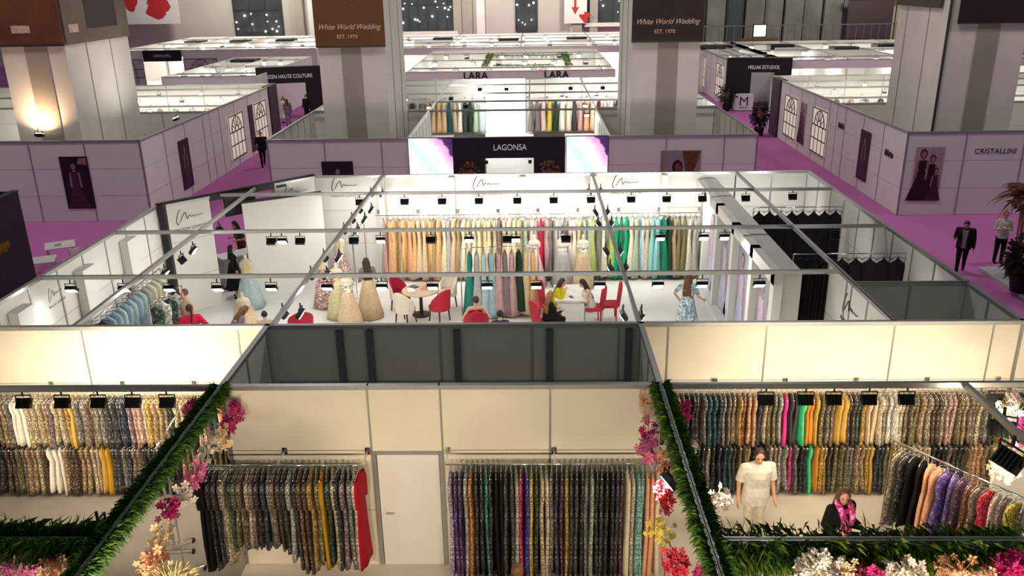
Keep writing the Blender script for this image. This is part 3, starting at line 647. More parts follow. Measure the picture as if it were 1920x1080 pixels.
# lit white screen wall on the rear wall of that booth
t = thing('light_wall', 'glowing white panel on the rear wall behind the black shop front', 'light panel', (-1.55, 51.3, 0), 0)
obj('light_panel', MB().box(-1.18, 1.18, -.02, .04, .1, 3.18), mat('glowing_panel', (.9, .9, .9), .4, emit=(.95, .97, 1), est=1.8), t)
obj('panel_frame', MB().box(-1.22, -1.18, -.04, .04, 0, 3.19).box(1.18, 1.22, -.04, .04, 0, 3.19), ALU, t)
rail('clothes_rail', 'chrome clothes rail left of the glowing white panel', (-8.6, 50.9), (-2.8, 50.9), 2.1, 'bracket', wall_side=.4)
rail('clothes_rail', 'chrome clothes rail right of the glowing white panel', (-.25, 50.9), (6.8, 50.9), 2.1, 'bracket', wall_side=.4)
k2 = dict(kind='plain', name='evening_gown', chrome=False, ws=.2, waist=.7, hem_w=.36, th=.1, hem_th=.17, hanger=False)
row(['red', 'red', 'burgundy', 'pale pink', 'charcoal', 'silver', 'grey', 'apricot', 'champagne', 'apricot', 'champagne', 'teal', 'beige', 'white', 'charcoal', 'dark green', 'sage', 'pale blue'], (-8.5, 50.9), (-2.85, 50.9), 2.1, [1.9], 'from the left, left of the glowing white panel', 'gowns left of the glowing panel', **k2)
row(['grey', 'mauve', 'pale pink', 'yellow', 'dark green', 'white', 'cream', 'charcoal', 'dusty pink', 'peach', 'champagne', 'burgundy', 'silver', 'pale pink', 'dark green', 'champagne', 'white', 'silver', 'brown'], (-.2, 50.9), (6.7, 50.9), 2.1, [1.9], 'from the left, right of the glowing white panel', 'gowns right of the glowing panel', **k2)
for i, (x, y, f) in enumerate(((-6.6, 45, 1), (-4.2, 45, 0), (-2.9, 48.7, 0), (-1.4, 48.7, 0), (2.2, 48.7, 0), (4.0, 48.7, 0), (5.6, 48.7, 0), (1.6, 45, 1), (3.4, 45, 1), (6.1, 45, 1), (-7.2, 41.9, 1), (-5.0, 41.9, 1), (-3.2, 41.9, 0), (2.6, 41.9, 1), (4.4, 41.9, 1), (6.8, 41.9, 1), (2.5, 38.9, 1))):
    flood((x, y, Z), PI if f else 0, .7, '%s floodlight behind the black shop front, %s, on the %s beam' % (nth(i), 'glowing' if f else 'facing away', {38.9: 'nearest', 41.9: 'second', 45: 'third', 48.7: 'rearmost'}[y]), 'floodlights behind the black shop front', 45, NEUT)
# ------------------------------------------------------------------ big hall columns with banners
BRN = mat('banner_brown', srgb(104, 66, 36), .7, var=.08, scale=1); DBR = mat('banner_dark', srgb(52, 38, 36), .7, var=.1, scale=1)
SCRIPT = mat('banner_script', srgb(226, 196, 176), .6)
def column(x0, x1, y0, y1, strip):
    mb = MB(); mb.box(x0, x1, y0, y1, 0, 16, 0)
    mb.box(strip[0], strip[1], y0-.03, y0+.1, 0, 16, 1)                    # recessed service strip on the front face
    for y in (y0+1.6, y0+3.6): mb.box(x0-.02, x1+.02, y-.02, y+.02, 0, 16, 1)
    return struct('column', mb, (CONCRETE, PILAST))
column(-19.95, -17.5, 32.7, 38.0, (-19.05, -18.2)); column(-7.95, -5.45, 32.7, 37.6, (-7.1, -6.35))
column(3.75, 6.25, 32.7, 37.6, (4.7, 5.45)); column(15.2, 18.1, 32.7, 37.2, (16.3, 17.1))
struct('trim_3', MB().tube((15.2, 32.66, 0), (15.2, 32.66, 14), .05), DARKALU)
def banner(label, x0, x1, z0, m, txt=True):
    t = thing('banner', label, 'banner', ((x0+x1)/2, 32.6, z0)); w = x1-x0
    obj('banner_cloth', MB().box(-w/2, w/2, -.03, .03, 0, 6), m, t)
    obj('hem_bar', MB().box(-w/2, w/2, -.04, .04, -.03, .03), DARKALU, t)
    if txt:
        text('White World Wedding', .27, (-.02, -.035, .62), RS, SCRIPT, t, 'script_lettering', shear=.45, sx=.9)
        text('EST. 1970', .19, (-.1, -.035, .3), RS, SCRIPT, t, 'year_lettering')
        mb = MB(); mb.prism([(-.62, 1.72), (-.1, 1.98), (.1, 2.5), (-.62, 2.5)], -.036, -.03)
        for r in (.17,):
            pts = [(.13+r*math.cos(2*PI*k/20), -.035, 1.82+r*math.sin(2*PI*k/20)) for k in range(21)]
            mb.path(pts, .016, 5)
        text('50', .15, (.13, -.036, 1.77), RS, SCRIPT, t, 'emblem_lettering')
        obj('emblem', mb, SCRIPT, t)
    return t
banner('brown script banner on the hall column left of the middle', -8.0, -5.4, 6.48, BRN)
banner('near black script banner on the hall column right of the middle', 3.7, 6.3, 6.5, DBR)
t = banner('large brown leather goods banner at the left edge of the hall', -20.1, -17.45, 6.68, mat('banner_leather', srgb(110, 62, 40), .6, var=.5, scale=.6), False)
obj('white_label', MB().box(-.55, .15, -.05, -.03, .45, .72), mat('label_white', srgb(206, 178, 160), .6, var=.2, scale=9), t)
t = thing('banner', 'grey banner with a dark bag on the aisle face of the left column', 'banner', (-17.42, 35.4, 6.68), PI/2)
obj('banner_cloth', MB().box(-2.7, 2.6, -.03, .03, 0, 6), mat('banner_grey', srgb(112, 98, 86), .7, var=.15, scale=1), t)
obj('banner_print', MB().box(-1.0, 1.6, -.04, -.03, .5, 5), mat('print_bag', srgb(50, 42, 42), .6, var=.3), t)
obj('white_label', MB().box(-2.4, -1.7, -.05, -.03, .42, .72), mat('label_white', (.5, .5, .5)), t)
banner('nearly black banner on the right hand column', 15.5, 18.2, 7.0, mat('banner_black', srgb(44, 26, 26), .7, var=.25, scale=1), False)
t = thing('banner', 'dark olive banner on the aisle face of the right hand column', 'banner', (15.1, 35.2, 7.5), -PI/2)
obj('banner_cloth', MB().box(-2.0, 2.0, -.03, .03, 0, 5), mat('banner_olive', srgb(66, 56, 46), .7, var=.2), t)

# ------------------------------------------------------------------ generic lit booths farther back
def far_booth(x0, x1, y0, y1, name, lamps, floor=True, fascia=.55, power=900, beams=3, glow=True, side=True, open_front=True, back=True, inner=3):
    mb = MB()
    mb.box(x0, x1, y0-.04, y0+.04, HW-fascia if open_front else 0, HW, 0)
    if back: mb.box(x0, x1, y1-.04, y1+.04, 0, HW, 0)
    if side:
        for x in (x0, x1): mb.box(x-.04, x+.04, y0, y1, 0, HW, 0)
    mb.box(x0, x1, y0-.05, y0+.05, HW, HW+.04, 1)
    for k in range(inner):                          # cross walls of the single stands
        x = x0+(x1-x0)*(k+1)/(inner+1); mb.box(x-.04, x+.04, y0+.5, y1-rnd(0, 6), 0, HW, 0); mb.box(x-.06, x+.06, y0+.5, y1, HW, HW+.05, 1)
        y = y0+(y1-y0)*rnd(.35, .7); mb.box(x-rnd(2, 5), x, y-.04, y+.04, 0, HW, 0); mb.box(x-2.2, x-.3, y+1, y+2.4, 2.9, HW+.12, 2)
    struct('wall_'+name, mb, (WHITE, ALU, BLACKBOARD))
    if floor: slab('floor_'+name, x0, x1, y0, y1, 0, .02, CREAMFLOOR)
    for k in range(beams):
        y = y0+(y1-y0)*(k+.5)/beams
        beam((x0, y), (x1, y))
        n = lamps
        for i in range(n):
            x = x0+(x1-x0)*(i+.5+rnd(-.2, .2))/n
            flood((x, y, Z), PI+rnd(-.4, .4) if (i+k) % 3 else rnd(-.3, .3), .5, '%s floodlight from the left on the %s beam of the %s' % (nth(i), ('nearest', 'second', 'third', 'fourth')[k], name.replace('_', ' ')), 'floodlights of the '+name.replace('_', ' '), 0, scale=1.7)  # lamps oversized so their lenses imitate blooming glints
        area(((x0+x1)/2, y, HW-.2), (0, 0, 0), (x1-x0)*.9, .25, power*.75/beams, NEUT)
far_booth(-8.0, 5.3, 55.5, 72.5, 'lettered_fascia_booth', 6, power=1900, inner=0)
for x, nm in ((-4.55, 'left'), (.6, 'right')):
    o = text('LARA', .62, (x+1.0, 55.44, 2.74), RS, BLACK, None, 'fascia_lettering', ext=.03, sx=1.05, bold=.012); tag(o, 'dark %s hand fascia sign of two above the glowing white panel' % nm, 'lettering')
far_booth(-14, 12.2, 75.5, 94, 'wide_rear_booth', 9, power=5200, beams=4)
far_booth(-37, -18.9, 77, 96, 'far_left_booth', 7, power=5600)
far_booth(-23.4, -17.4, 54.6, 69, 'left_rear_booth', 5, power=1500, inner=1)
far_booth(17.6, 34, 60, 78, 'right_rear_booth', 6, power=4200)
far_booth(13.9, 17.6, 62.5, 78, 'right_portal_booth', 3, power=900, open_front=False)
# lamps in the booths directly left and right of the aisles
for nm, xs, sgn in (('left side booth', (-16.5, -18.6, -21), -1), ('right side booth', (15.8, 18.4, 21), 1)):
    for k, y in enumerate((41.5, 45.5, 48.3)):
        beam((min(-29 if sgn < 0 else 14, 14), y), (-15 if sgn < 0 else 31, y))
        for i, x in enumerate(xs):
            flood((x, y, Z), PI if (i+k) % 2 else 0, .5, '%s floodlight from the aisle on the %s beam of the %s' % (nth(i), ('nearest', 'middle', 'rearmost')[k], nm), 'floodlights of the '+nm, 0)
        area((sgn*22, y, HW-.2), (0, 0, 0), 14, .25, 420, NEUT)
for sgn, nm in ((-1, 'left'), (1, 'right')):
    cols = ['gold', 'cream', 'olive', 'beige', 'white', 'tan', 'silver', 'champagne', 'beige', 'brown', 'cream', 'silver'] if sgn < 0 else ['beige', 'tan', 'leopard', 'olive', 'beige', 'tan', 'brown', 'leopard', 'silver', 'tan', 'beige', 'taupe']
    a, b = ((-27, 50.1), (-15.8, 50.1)) if sgn < 0 else ((14.8, 50.6), (25, 50.6))
    rail('clothes_rail', 'clothes rail on the rear wall of the %s side booth' % nm, a, b, 2.0, 'bracket', wall_side=.35)
    row(cols, a, b, 2.0, [1.8], 'from the left at the rear of the %s side booth' % nm, 'gowns at the rear of the %s side booth' % nm, hanger=False, th=.16, hem_w=.3, hem_th=.3)
# arched prints, sign and entrance of the far left booth
t = thing('shop_sign', 'black sign box over the entrance of the far left booth', 'sign', (-32.6, 76.9, 2.3)); obj('sign_box', MB().box(-1.7, 1.7, -.1, .1, 0, .95), BLACKBOARD, t); obj('sign_lettering', scrawl(18, 1.5, .34), mat('sign_grey', (.4, .4, .4)), t, loc=(0, -.11, .48))
GP = mat('print_grey_pane', srgb(196, 186, 186), .5, var=.2, scale=1.5)
window_poster('arched window print left of the black sign on the far left booth', (-35.9, 76.92, .2), 0, 3.0, 2.3, GP)
window_poster('arched window print right of the black sign on the far left booth', (-29.3, 76.92, .2), 0, 3.0, 2.3, GP)
window_poster('arched window print farthest from the black sign on the far left booth', (-23.3, 76.92, .2), 0, 3.0, 2.3, GP)
slab('wall_far_left_booth', -37, -34.4, 76.95, 77.05, 0, 2.7, WHITE); slab('wall_far_left_booth', -30.8, -18.9, 76.95, 77.05, 0, 2.7, WHITE)
# black portals either side
def portal(name, label, loc, rz, w, h, words, ow, ox):
    t = thing(name, label, 'shop front', loc, rz)
    obj('pier', MB().box(-w/2, ox-ow/2, -.3, .3, 0, h), BLACKBOARD, t); obj('pier', MB().box(ox+ow/2, w/2, -.3, .3, 0, h), BLACKBOARD, t)
    obj('fascia', MB().box(ox-ow/2, ox+ow/2, -.3, .3, 2.45, h), BLACKBOARD, t)
    text(words, .34, (ox, -.31, h-.72), RS, mat('sign_silver', (.7, .7, .7)), t, 'sign_lettering', ext=.01, sx=.8); return t
portal('portal_facade', 'black shop front with silver lettering on the left aisle', (-15.9, 57.6, 0), .25, 4.6, 3.5, 'MUZEN HAUTE COUTURE', 2.2, -.3)
portal('portal_facade', 'black shop front with white counter on the right aisle', (15.6, 60.2, 0), -.12, 4.3, 3.4, 'MELIAE ESTUDOL', 1.6, .3)
slab('wall_portal_white', 14.6, 17.4, 62.3, 62.4, .1, 2.5, WHITE)  # plain white slab behind the shop front opening
wall('left', (13.7, 60.3), (13.7, 76), WHITE, step=2.16)
window_poster('arched window print by the black shop front on the right aisle, nearer one', (13.66, 63.3, .4), -PI/2, 2.6, 2.3)
window_poster('arched window print by the black shop front on the right aisle, farther one', (13.66, 70.5, .4), -PI/2, 3.4, 2.3)
t = thing('counter', 'white counter printed with a large black letter M', 'counter', (14.45, 59.2, 0), -.05)
obj('counter_body', MB().box(-.62, .62, -.35, .35, .05, 1.1), mat('counter_white', (.72, .72, .72), .5), t); obj('counter_plinth', MB().box(-.58, .58, -.3, .3, 0, .06), BLACK, t)
text('M', .85, (0, -.352, .38), RS, BLACK, t, 'letter', sx=1.0); text('MEELAS', .18, (0, -.352, .17), RS, INK, t, 'small_lettering')

# ------------------------------------------------------------------ far end of the hall
FARW = mat('far_wall_paint', (.52, .47, .42), .85, var=.06, scale=.3)
GLASS = mat('dark_glass', (.05, .055, .06), .12, var=.2, scale=.5); MULL = mat('mullion', (.03, .03, .03), .5)
slab('wall_back', -70, 70, 100, 100.6, 0, 26, FARW)
for x in (-26, -24.5, -8.2, -7.0, -5.6, 4.9, 7.0): slab('pilaster', x-.45, x+.45, 99.4, 100, 0, 26, CONCRETE if int(x*2) % 2 else PILAST)
GLINT = mat('lamp_glint', (1, 1, 1), .4, emit=(1, .98, .92), est=12)
def hall_window(n, x0, x1, z0, z1, nb, nx):
    t = thing('window_%d' % n, 'dark glazed window in the far wall, %s' % ('left of the middle', 'narrow one in the middle', 'right of the middle', 'far left')[n-1], 'window', ((x0+x1)/2, 99.95, z0)); t['kind'] = 'structure'
    w, h = x1-x0, z1-z0
    obj('pane', MB().box(-w/2, w/2, -.05, 0, 0, h), GLASS, t)
    fr = MB()
    for k in range(nx+1): x = -w/2+w*k/nx; fr.box(x-.05, x+.05, -.12, 0, 0, h)
    for z in (0, h*.5, h): fr.box(-w/2, w/2, -.14, 0, z-.06, z+.06)
    obj('window_frame', fr, MULL, t)
    for k in range(nb): obj('lamp_glint', MB().ball((rnd(-.46, .46)*w, -.2, rnd(.2, .95)*min(h, 3.4)), rnd(.05, .11), 8, 5), GLINT, t)  # glowing balls imitate lamps reflected in the dark glass
hall_window(1, -14.8, -8.4, 3.25, 9, 16, 6); hall_window(2, -1.7, .7, 3.1, 9, 7, 1); hall_window(3, 6.2, 10.6, 3.9, 9, 7, 3); hall_window(4, -33.5, -28, 2.6, 9, 12, 3)
slab('trim_4', -15, -8.2, 99.3, 100, 2.9, 3.25, CONCRETE); slab('trim_5', 6, 12, 99.3, 100, 3.5, 3.9, CONCRETE)
slab('door_2', 4.6, 5.7, 99.2, 99.5, 0, 3.9, PILAST)
RED = mat('print_scarlet', srgb(176, 40, 44), .6, var=.2)
def petals(t, pts, y):
    mb = MB()
    for i_, (cx, cz, r) in enumerate(pts):
        mb.prism([(cx+r*(1+.25*math.sin(3*a+cx))*math.cos(a), cz+r*(1+.2*math.cos(2*a+cz))*math.sin(a)) for a in [2*PI*k/14 for k in range(14)]], y-.01-.004*i_, y-.004*i_)
    obj('petal_print', mb, RED, t)
t = thing('banner', 'white banner with a red downward arrow on the far wall', 'banner', (4.9, 99, 3.9)); obj('banner_cloth', MB().box(-1.2, 1.3, -.03, 0, 0, 6), CONCRETE, t)
obj('arrow', MB().prism([(-.12, 3), (-.12, 1.7), (-.42, 1.75), (.02, .95), (.45, 1.75), (.14, 1.7), (.14, 3)], -.05, -.03), RED, t); petals(t, ((1.0, .6, .4), (1.3, .9, .35), (.7, .75, .25), (1.15, .3, .3)), -.04)
t = thing('banner', 'large white banner with red petals high on the far left', 'banner', (-44, 97, 4.6)); obj('banner_cloth', MB().box(-6, 5.5, -.03, 0, 0, 9), mat('banner_white', (.66, .64, .62), .7), t); petals(t, ((.2, 2.2, .8), (2.9, 1.5, 1.0), (3.7, 2.2, .9), (2.8, 2.4, .7)), -.04)
# right rear corner: grey curtain wall, railing, stall with a lit sign
CURT = mat('curtain_grey', srgb(98, 100, 92), .9, var=.2, scale=.6)
for k in range(18): slab('wall_right_rear', 15+k*2.1, 15+k*2.1+1.9, 97.2+.4*(k % 2), 97.9+.4*(k % 2), 0, 22, (CURT, mat('curtain_dark', srgb(50, 62, 60), .9, var=.2), FARW)[0 if k > 4 else (1 if k in (0, 1, 3) else 0)])
for k in range(9): slab('wall_right_rear', 35+k*2.2, 35+k*2.2+1.9, 96.2+.4*(k % 2), 97+.4*(k % 2), 0, 22, mat('curtain_cream', srgb(196, 186, 150), .9, var=.12, scale=.5))
t = thing('roller_door', 'dark brown shutter in the pale curtain wall of the right rear', 'shutter', (36.2, 95.9, 0)); obj('shutter_leaf', MB().box(-2.4, 2.4, -.05, .05, 0, 6.2), mat('shutter_brown', srgb(62, 50, 50), .7, var=.1), t); obj('shutter_box', MB().box(-2.7, 2.6, -.2, .1, 6.1, 6.6), PILAST, t)
t = thing('railing', 'grey steel railing along the rear of the right hand hall', 'railing', (28, 94.5, 0))
mb = MB()
for k in range(30): mb.tube((-12+k*.8, 0, 0), (-12+k*.8, 0, 3.6), .035, n=6)
RG = mat('railing_grey', (.10, .10, .10), .6); obj('balusters', mb, RG, t); obj('handrail', MB().box(-12.2, 12.2, -.06, .06, 3.55, 3.68), RG, t)
t = thing('stall', 'brown food stall with a small lit sign at the right rear', 'stall', (23.6, 92, 0)); obj('stall_counter', MB().box(-1.8, 1.8, -.5, .5, 0, 2.5), mat('stall_wood', srgb(96, 70, 30), .6, var=.2), t)
s = obj('sign_box', MB().box(-.7, .7, -.1, .1, 2.6, 3.9), BLACK, t); obj('sign_face', MB().box(-.6, .6, -.12, -.1, 2.7, 3.8), mat('lit_sign', (.9, .8, .5), .4, emit=(1, .86, .5), est=3), s); text('The Taste', .3, (0, -.13, 3.15), RS, mat('sign_brown', srgb(150, 100, 40)), s, 'sign_lettering')

# ------------------------------------------------------------------ left: dark booth, white tables
t = thing('dark_booth', 'black booth wall with gold lettering at the left edge', 'booth', (-15.0, 20.2, 0))
obj('side_panel', MB().box(-.08, .08, -3.2, 3.6, 0, HW), BLACKBOARD, t); obj('end_panel', MB().box(-6, -.08, 3.5, 3.6, 0, HW), BLACKBOARD, t); obj('top_rail', MB().box(-.1, .1, -3.2, 3.62, HW, HW+.03), DARKALU, t)
g_ = obj('gold_emblem', scrawl(26, 1.5, .4), mat('gold_letters', srgb(150, 128, 50), .4, .4), t, loc=(.09, 1.9, 1.9)); g_.rotation_euler = (0, 0, PI/2)
for z in (.7, 1.1, 1.5): obj('shelf', MB().box(.08, .3, -3, -.9, z, z+.05), mat('shelf_grey', srgb(150, 140, 150), .5), t)
TW = mat('table_white', (.62, .6, .62), .4)
def square_table(label, loc, rz, w=.8):
    t = thing('table', label, 'table', loc, rz, None)
    obj('tabletop', MB().box(-w/2, w/2, -w/2, w/2, .72, .75), TW, t)
    for x in (-1, 1):
        for y in (-1, 1): obj('leg', MB().tube((x*w*.42, y*w*.42, 0), (x*w*.42, y*w*.42, .73), .025), TW, t)
    return t
def white_chair(label, loc, rz, m=TW):
    t = thing('chair', label, 'chair', loc, rz)
    obj('seat', MB().box(-.22, .22, -.22, .22, .42, .46), m, t); obj('backrest', MB().prism([(-.2, .46), (.2, .46), (.21, .85), (-.21, .85)], -.24, -.2), m, t)
    for x in (-1, 1):
        for y in (-1, 1): obj('leg', MB().tube((x*.2, y*.2, 0), (x*.18, y*.18, .43), .018), m, t)
square_table('white square table on the pink carpet left of the white booth, farther one', (-15.6, 26.5, 0), .5, .9)
square_table('white square table on the pink carpet by the black booth, nearer one', (-15.35, 24.9, 0), .4)
white_chair('white chair facing the farther white table on the pink carpet', (-14.9, 25.8, 0), 1.2); white_chair('white chair between the two white tables on the pink carpet', (-16.3, 25.7, 0), -1.0)
t = thing('magazine', 'open magazine on the farther white table on the carpet', 'magazine', (-15.55, 26.5, .751), .4); obj('page', MB().box(-.2, 0, -.14, .14, 0, .008), mat('page_blue', srgb(130, 150, 150), .5, var=.4, scale=20), t); obj('page', MB().box(0, .2, -.14, .14, 0, .008), mat('page_white', (.7, .7, .7), .5, var=.2, scale=20), t)
# grey counter at the diagonal entry
t = thing('counter', 'grey reception counter in the diagonal entry of the white booth', 'counter', (-9.0, 24.55, 0), .78)
obj('counter_body', MB().box(-.6, .6, -.25, .25, 0, 1.0), mat('counter_grey', srgb(150, 156, 158), .5, var=.05), t); obj('counter_top', MB().box(-.64, .64, -.29, .29, 1.0, 1.04), mat('counter_white', (.7, .7, .7)), t)
# right: platform and dark block
slab('floor_platform', 13.9, 19, 20.2, 25.4, .0, .1, mat('platform_grey', srgb(176, 176, 178), .5, var=.06))
t = thing('counter', 'black counter block at the right edge under the plants', 'counter', (14.9, 22.6, .1)); obj('counter_body', MB().box(-.7, 2.5, -.9, .7, 0, 1.0), BLACKBOARD, t); obj('counter_top', MB().box(-.74, 2.54, -.94, .74, 1.0, 1.04), BLACK, t)
# ------------------------------------------------------------------ people
def remeshed(mb, voxel, name, m, parent, smooth=2):
    o = bpy.data.objects.new('tmp', mb.mesh('tmp')); COL.objects.link(o)
    r = o.modifiers.new('r', 'REMESH'); r.mode = 'VOXEL'; r.voxel_size = voxel; r.use_smooth_shade = True
    if smooth: q = o.modifiers.new('s', 'SMOOTH'); q.iterations = smooth; q.factor = .5
    dg = bpy.context.evaluated_depsgraph_get(); dg.update()
    me = bpy.data.meshes.new_from_object(o.evaluated_get(dg)); me.name = name
    bpy.data.objects.remove(o); me.materials.clear(); me.materials.append(m)
    me.polygons.foreach_set('use_smooth', [True]*len(me.polygons))
    return link(name, me, parent)

HAIRS = {'black': (22, 16, 16), 'dark brown': (54, 34, 24), 'brown': (98, 62, 38), 'light brown': (140, 96, 58)}
def person(label, loc, rz, h=1.7, lean=0., legs='stand', arms=('down', 'down'), hair=('dark brown', 'short'), top=None, bottom=None, shoes='black', group=None, voxel=.011, look=0., nod=0., build=1., female=True):
    """top = (kind, colour, sleeve) ; bottom = (kind, colour)"""
    s = h/1.72; t = thing('person', label, 'person', loc, rz, group)
    hz = .93 if legs != 'sit' else .52
    hipv = Vector((0, 0, hz))
    Rl = Matrix.Rotation(-lean, 3, 'X')
    def U(x, y, z):                                   # upper body point given relative to a standing body
        p = Vector((x, y, z-.93)); return (hipv+Rl @ p)*s
    W = (.175 if female else .2)*build
    P = []                                            # (shape, tag)
    def cap(a, b, r0, r1, tg): P.append(('c', a, b, r0*s, r1*s, tg))
    def ell(c, r, tg, R=None): P.append(('e', c, tuple(q*s for q in r), tg, R))
    ell(U(0, -.01, .95), (.165*build, .125*build, .13), 'pelvis', Rl); ell(U(0, 0, 1.10), (.135*build, .10*build, .15), 'torso', Rl)
    ell(U(0, .0, 1.27), (.16*build, .115*build, .17), 'torso', Rl); cap(U(-W*.78, -.01, 1.40), U(W*.78, -.01, 1.40), .065, .065, 'torso')
    if female:
        for x in (-.07, .07): ell(U(x, .085, 1.26), (.062, .055, .06), 'torso', Rl)
    cap(U(0, -.01, 1.40), U(0, .015, 1.52), .055, .05, 'neck')
    # head
    Rh = Rl @ Matrix.Rotation(look, 3, 'Z') @ Matrix.Rotation(-nod, 3, 'X')
    nb = U(0, .01, 1.51)
    def Hd(x, y, z): return nb+(Rh @ Vector((x, y, z)))*s
    ell(Hd(0, 0, .125), (.074, .092, .098), 'head', Rh); ell(Hd(0, .028, .065), (.056, .062, .07), 'head', Rh); ell(Hd(0, .05, .02), (.03, .03, .025), 'head', Rh)
    P.append(('c', Hd(0, .085, .115), Hd(0, .108, .078), .010*s, .016*s, 'head'))
    for x in (-.076, .076): ell(Hd(x, -.005, .095), (.012, .022, .032), 'head', Rh)
    # arms and hands
    for sd, ar in ((-1, arms[0]), (1, arms[1])):
        sh = (sd*W*1.02, -.01, 1.40)
        e, w = {'down': ((.05, -.02, -.29), (.07, .06, -.54)), 'bent': ((.05, -.03, -.28), (.02, .2, -.24)), 'table': ((.05, .10, -.25), (-.04, .33, -.22)), 'cross': ((.06, .03, -.27), (-.22, .19, -.19)),
                'out': ((.1, .02, -.26), (.17, .2, -.38)), 'reach': ((.06, .2, -.17), (.03, .44, -.12)), 'face': ((.05, .16, -.24), (-.06, .2, .02)), 'hip': ((.17, -.06, -.25), (.06, .05, -.44))}[ar]
        A = U(*sh); B = U(sh[0]+sd*e[0], sh[1]+e[1], sh[2]+e[2]); C = U(sh[0]+sd*w[0], sh[1]+w[1], sh[2]+w[2])
        cap(A, B, .048*build, .038, 'uarm'); cap(B, C, .037, .025, 'farm')
        d = (C-B).normalized(); side = d.cross(Vector((sd, 0, 0)) if abs(d.x) < .8 else Vector((0, 0, 1))).normalized(); nrm = d.cross(side)
        pm = C+d*.045*s; cap(C, pm, .024, .026, 'hand')
        for o_ in (-.018, .018): cap(C+d*.02*s+side*o_*s*.6, C+d*.085*s+side*o_*s, .016, .014, 'hand')
        for k, ln in enumerate((.062, .072, .068, .052)):
            b0 = C+d*.085*s+side*(-.03+.02*k)*s; b1 = b0+d*ln*.55*s+side*(-.006+.004*k)*s; b2 = b1+(d*.8+nrm*.55*sd)*ln*.5*s
            cap(b0, b1, .0088, .0082, 'hand'); cap(b1, b2, .0082, .007, 'hand')
        b0 = C+d*.035*s-side*.02*s; b1 = b0+(d*.5-side*.8)*.04*s; b2 = b1+(d*.9-side*.25)*.035*s
        cap(b0, b1, .012, .010, 'hand'); cap(b1, b2, .010, .0085, 'hand')
    # legs
    ft = []
    for sd in (-1, 1):
        hp = Vector((sd*.09, 0, hz-.03))
        if legs == 'sit': kn = Vector((sd*.10, .42, .50)); an = Vector((sd*.10, .40, .09))
        elif legs == 'walk':
            kn = Vector((sd*.085, .16 if sd > 0 else .02, .50)); an = Vector((sd*.08, .22 if sd > 0 else -.26, .09 if sd > 0 else .14))
        else: kn = Vector((sd*.095, .02, .50)); an = Vector((sd*.10, -.02, .085))
        cap(hp*s, kn*s, .083*build, .056, 'thigh'); cap(kn*s, an*s, .052, .036, 'calf')
        to = an+Vector((0, .15, -.045)); cap((an-Vector((0, .03, .03)))*s, to*s, .04, .032, 'foot'); ft.append((an, to))
    def draw(tags, inf=0., mbx=None, scale=1.):
        mb = mbx or MB()
        for q in P:
            if q[0] == 'c' and q[5] in tags: mb.cap(q[1], q[2], q[3]*scale+inf, q[4]*scale+inf)
            elif q[0] == 'e' and q[3] in tags: mb.ball(q[1], tuple(r*scale+inf for r in q[2]), 14, 9, R=q[4])
        return mb
    remeshed(draw(('pelvis', 'torso', 'neck', 'head', 'uarm', 'farm', 'hand', 'thigh', 'calf', 'foot')), min(voxel, .011), 'body', SKIN, t, 1)
    ey = MB()
    for x in (-.03, .03): ey.ball(Hd(x, .085, .112), (.010*s, .006*s, .006*s), 8, 5, R=Rh)
    obj('eyes', ey, mat('eye', (.03, .02, .02), .2), t, True)
    br_ = MB()
    for x in (-.03, .03): br_.obox(Hd(x, .087, .135), (.03*s, .008*s, .005*s), Rh)
    obj('eyebrows', br_, mat('hair_'+hair[0].replace(' ', '_'), srgb(*HAIRS[hair[0]]), .55, var=.25, scale=40), t)
    obj('lips', MB().ball(Hd(0, .087, .042), (.022*s, .010*s, .009*s), 8, 5, R=Rh), mat('lip', srgb(176, 84, 84), .4), t, True)
    # hair
    hm_ = MB(); hm_.ball(Hd(0, -.018, .14), (.085*s, .094*s, .098*s), 14, 9, R=Rh)
    for x in (-.068, .068): hm_.ball(Hd(x, -.01, .12), (.022*s, .05*s, .055*s), 8, 6, R=Rh)
    if hair[1] in ('long', 'mid'):
        ln = .36 if hair[1] == 'long' else .2
        for x in (-.055, 0, .055): hm_.cap(Hd(x, -.06, .1), U(x*1.5, -.10, 1.51-ln), .05*s, .035*s, 8)
        for x in (-.075, .075): hm_.cap(Hd(x, -.01, .12), U(x*1.25, .01, 1.50-ln*.6), .03*s, .024*s, 8)
    elif hair[1] == 'bun': hm_.ball(Hd(0, -.1, .2), .05*s, 8, 6); hm_.ball(Hd(0, -.07, .12), .06*s, 8, 6)
    elif hair[1] == 'tail': hm_.cap(Hd(0, -.09, .14), U(0, -.13, 1.26), .036*s, .02*s, 8)
    remeshed(hm_, .011, 'hair', mat('hair_'+hair[0].replace(' ', '_'), (0, 0, 0)), t, 1)
    # clothes
    if top:
        kind, colr, slv = top[:3]
        inf = {'shirt': .016, 'loose': .026, 'jacket': .034, 'tight': .010}[kind]*s
        lo = {'shirt': .84, 'loose': .76, 'jacket': .78, 'tight': .9}[kind]; g = {'shirt': 1.03, 'loose': 1.12, 'jacket': 1.17, 'tight': .97}[kind]*build
        def ringz(z, rx, ry, y=0.): return [U(math.cos(2*PI*k/20)*rx*g, y+math.sin(2*PI*k/20)*ry*g, z) for k in range(20)]
        bust = .02 if female else .0
        wz = [(lo, .185, .125, 0), (.95, .182, .13, 0), (1.08, .15 if kind == 'tight' else .165, .112, 0), (1.26, .178, .128, bust), (1.36, .192, .112, bust*.5), (1.42, W*.93/g, .08, -.005), (1.455, .12, .07, -.01), (1.475, .075, .06, -.01)]
        if slv == 'none': wz = wz[:-3]+[(1.39, .15, .1, bust*.4)]
        mb = MB().rings([ringz(*q) for q in wz])
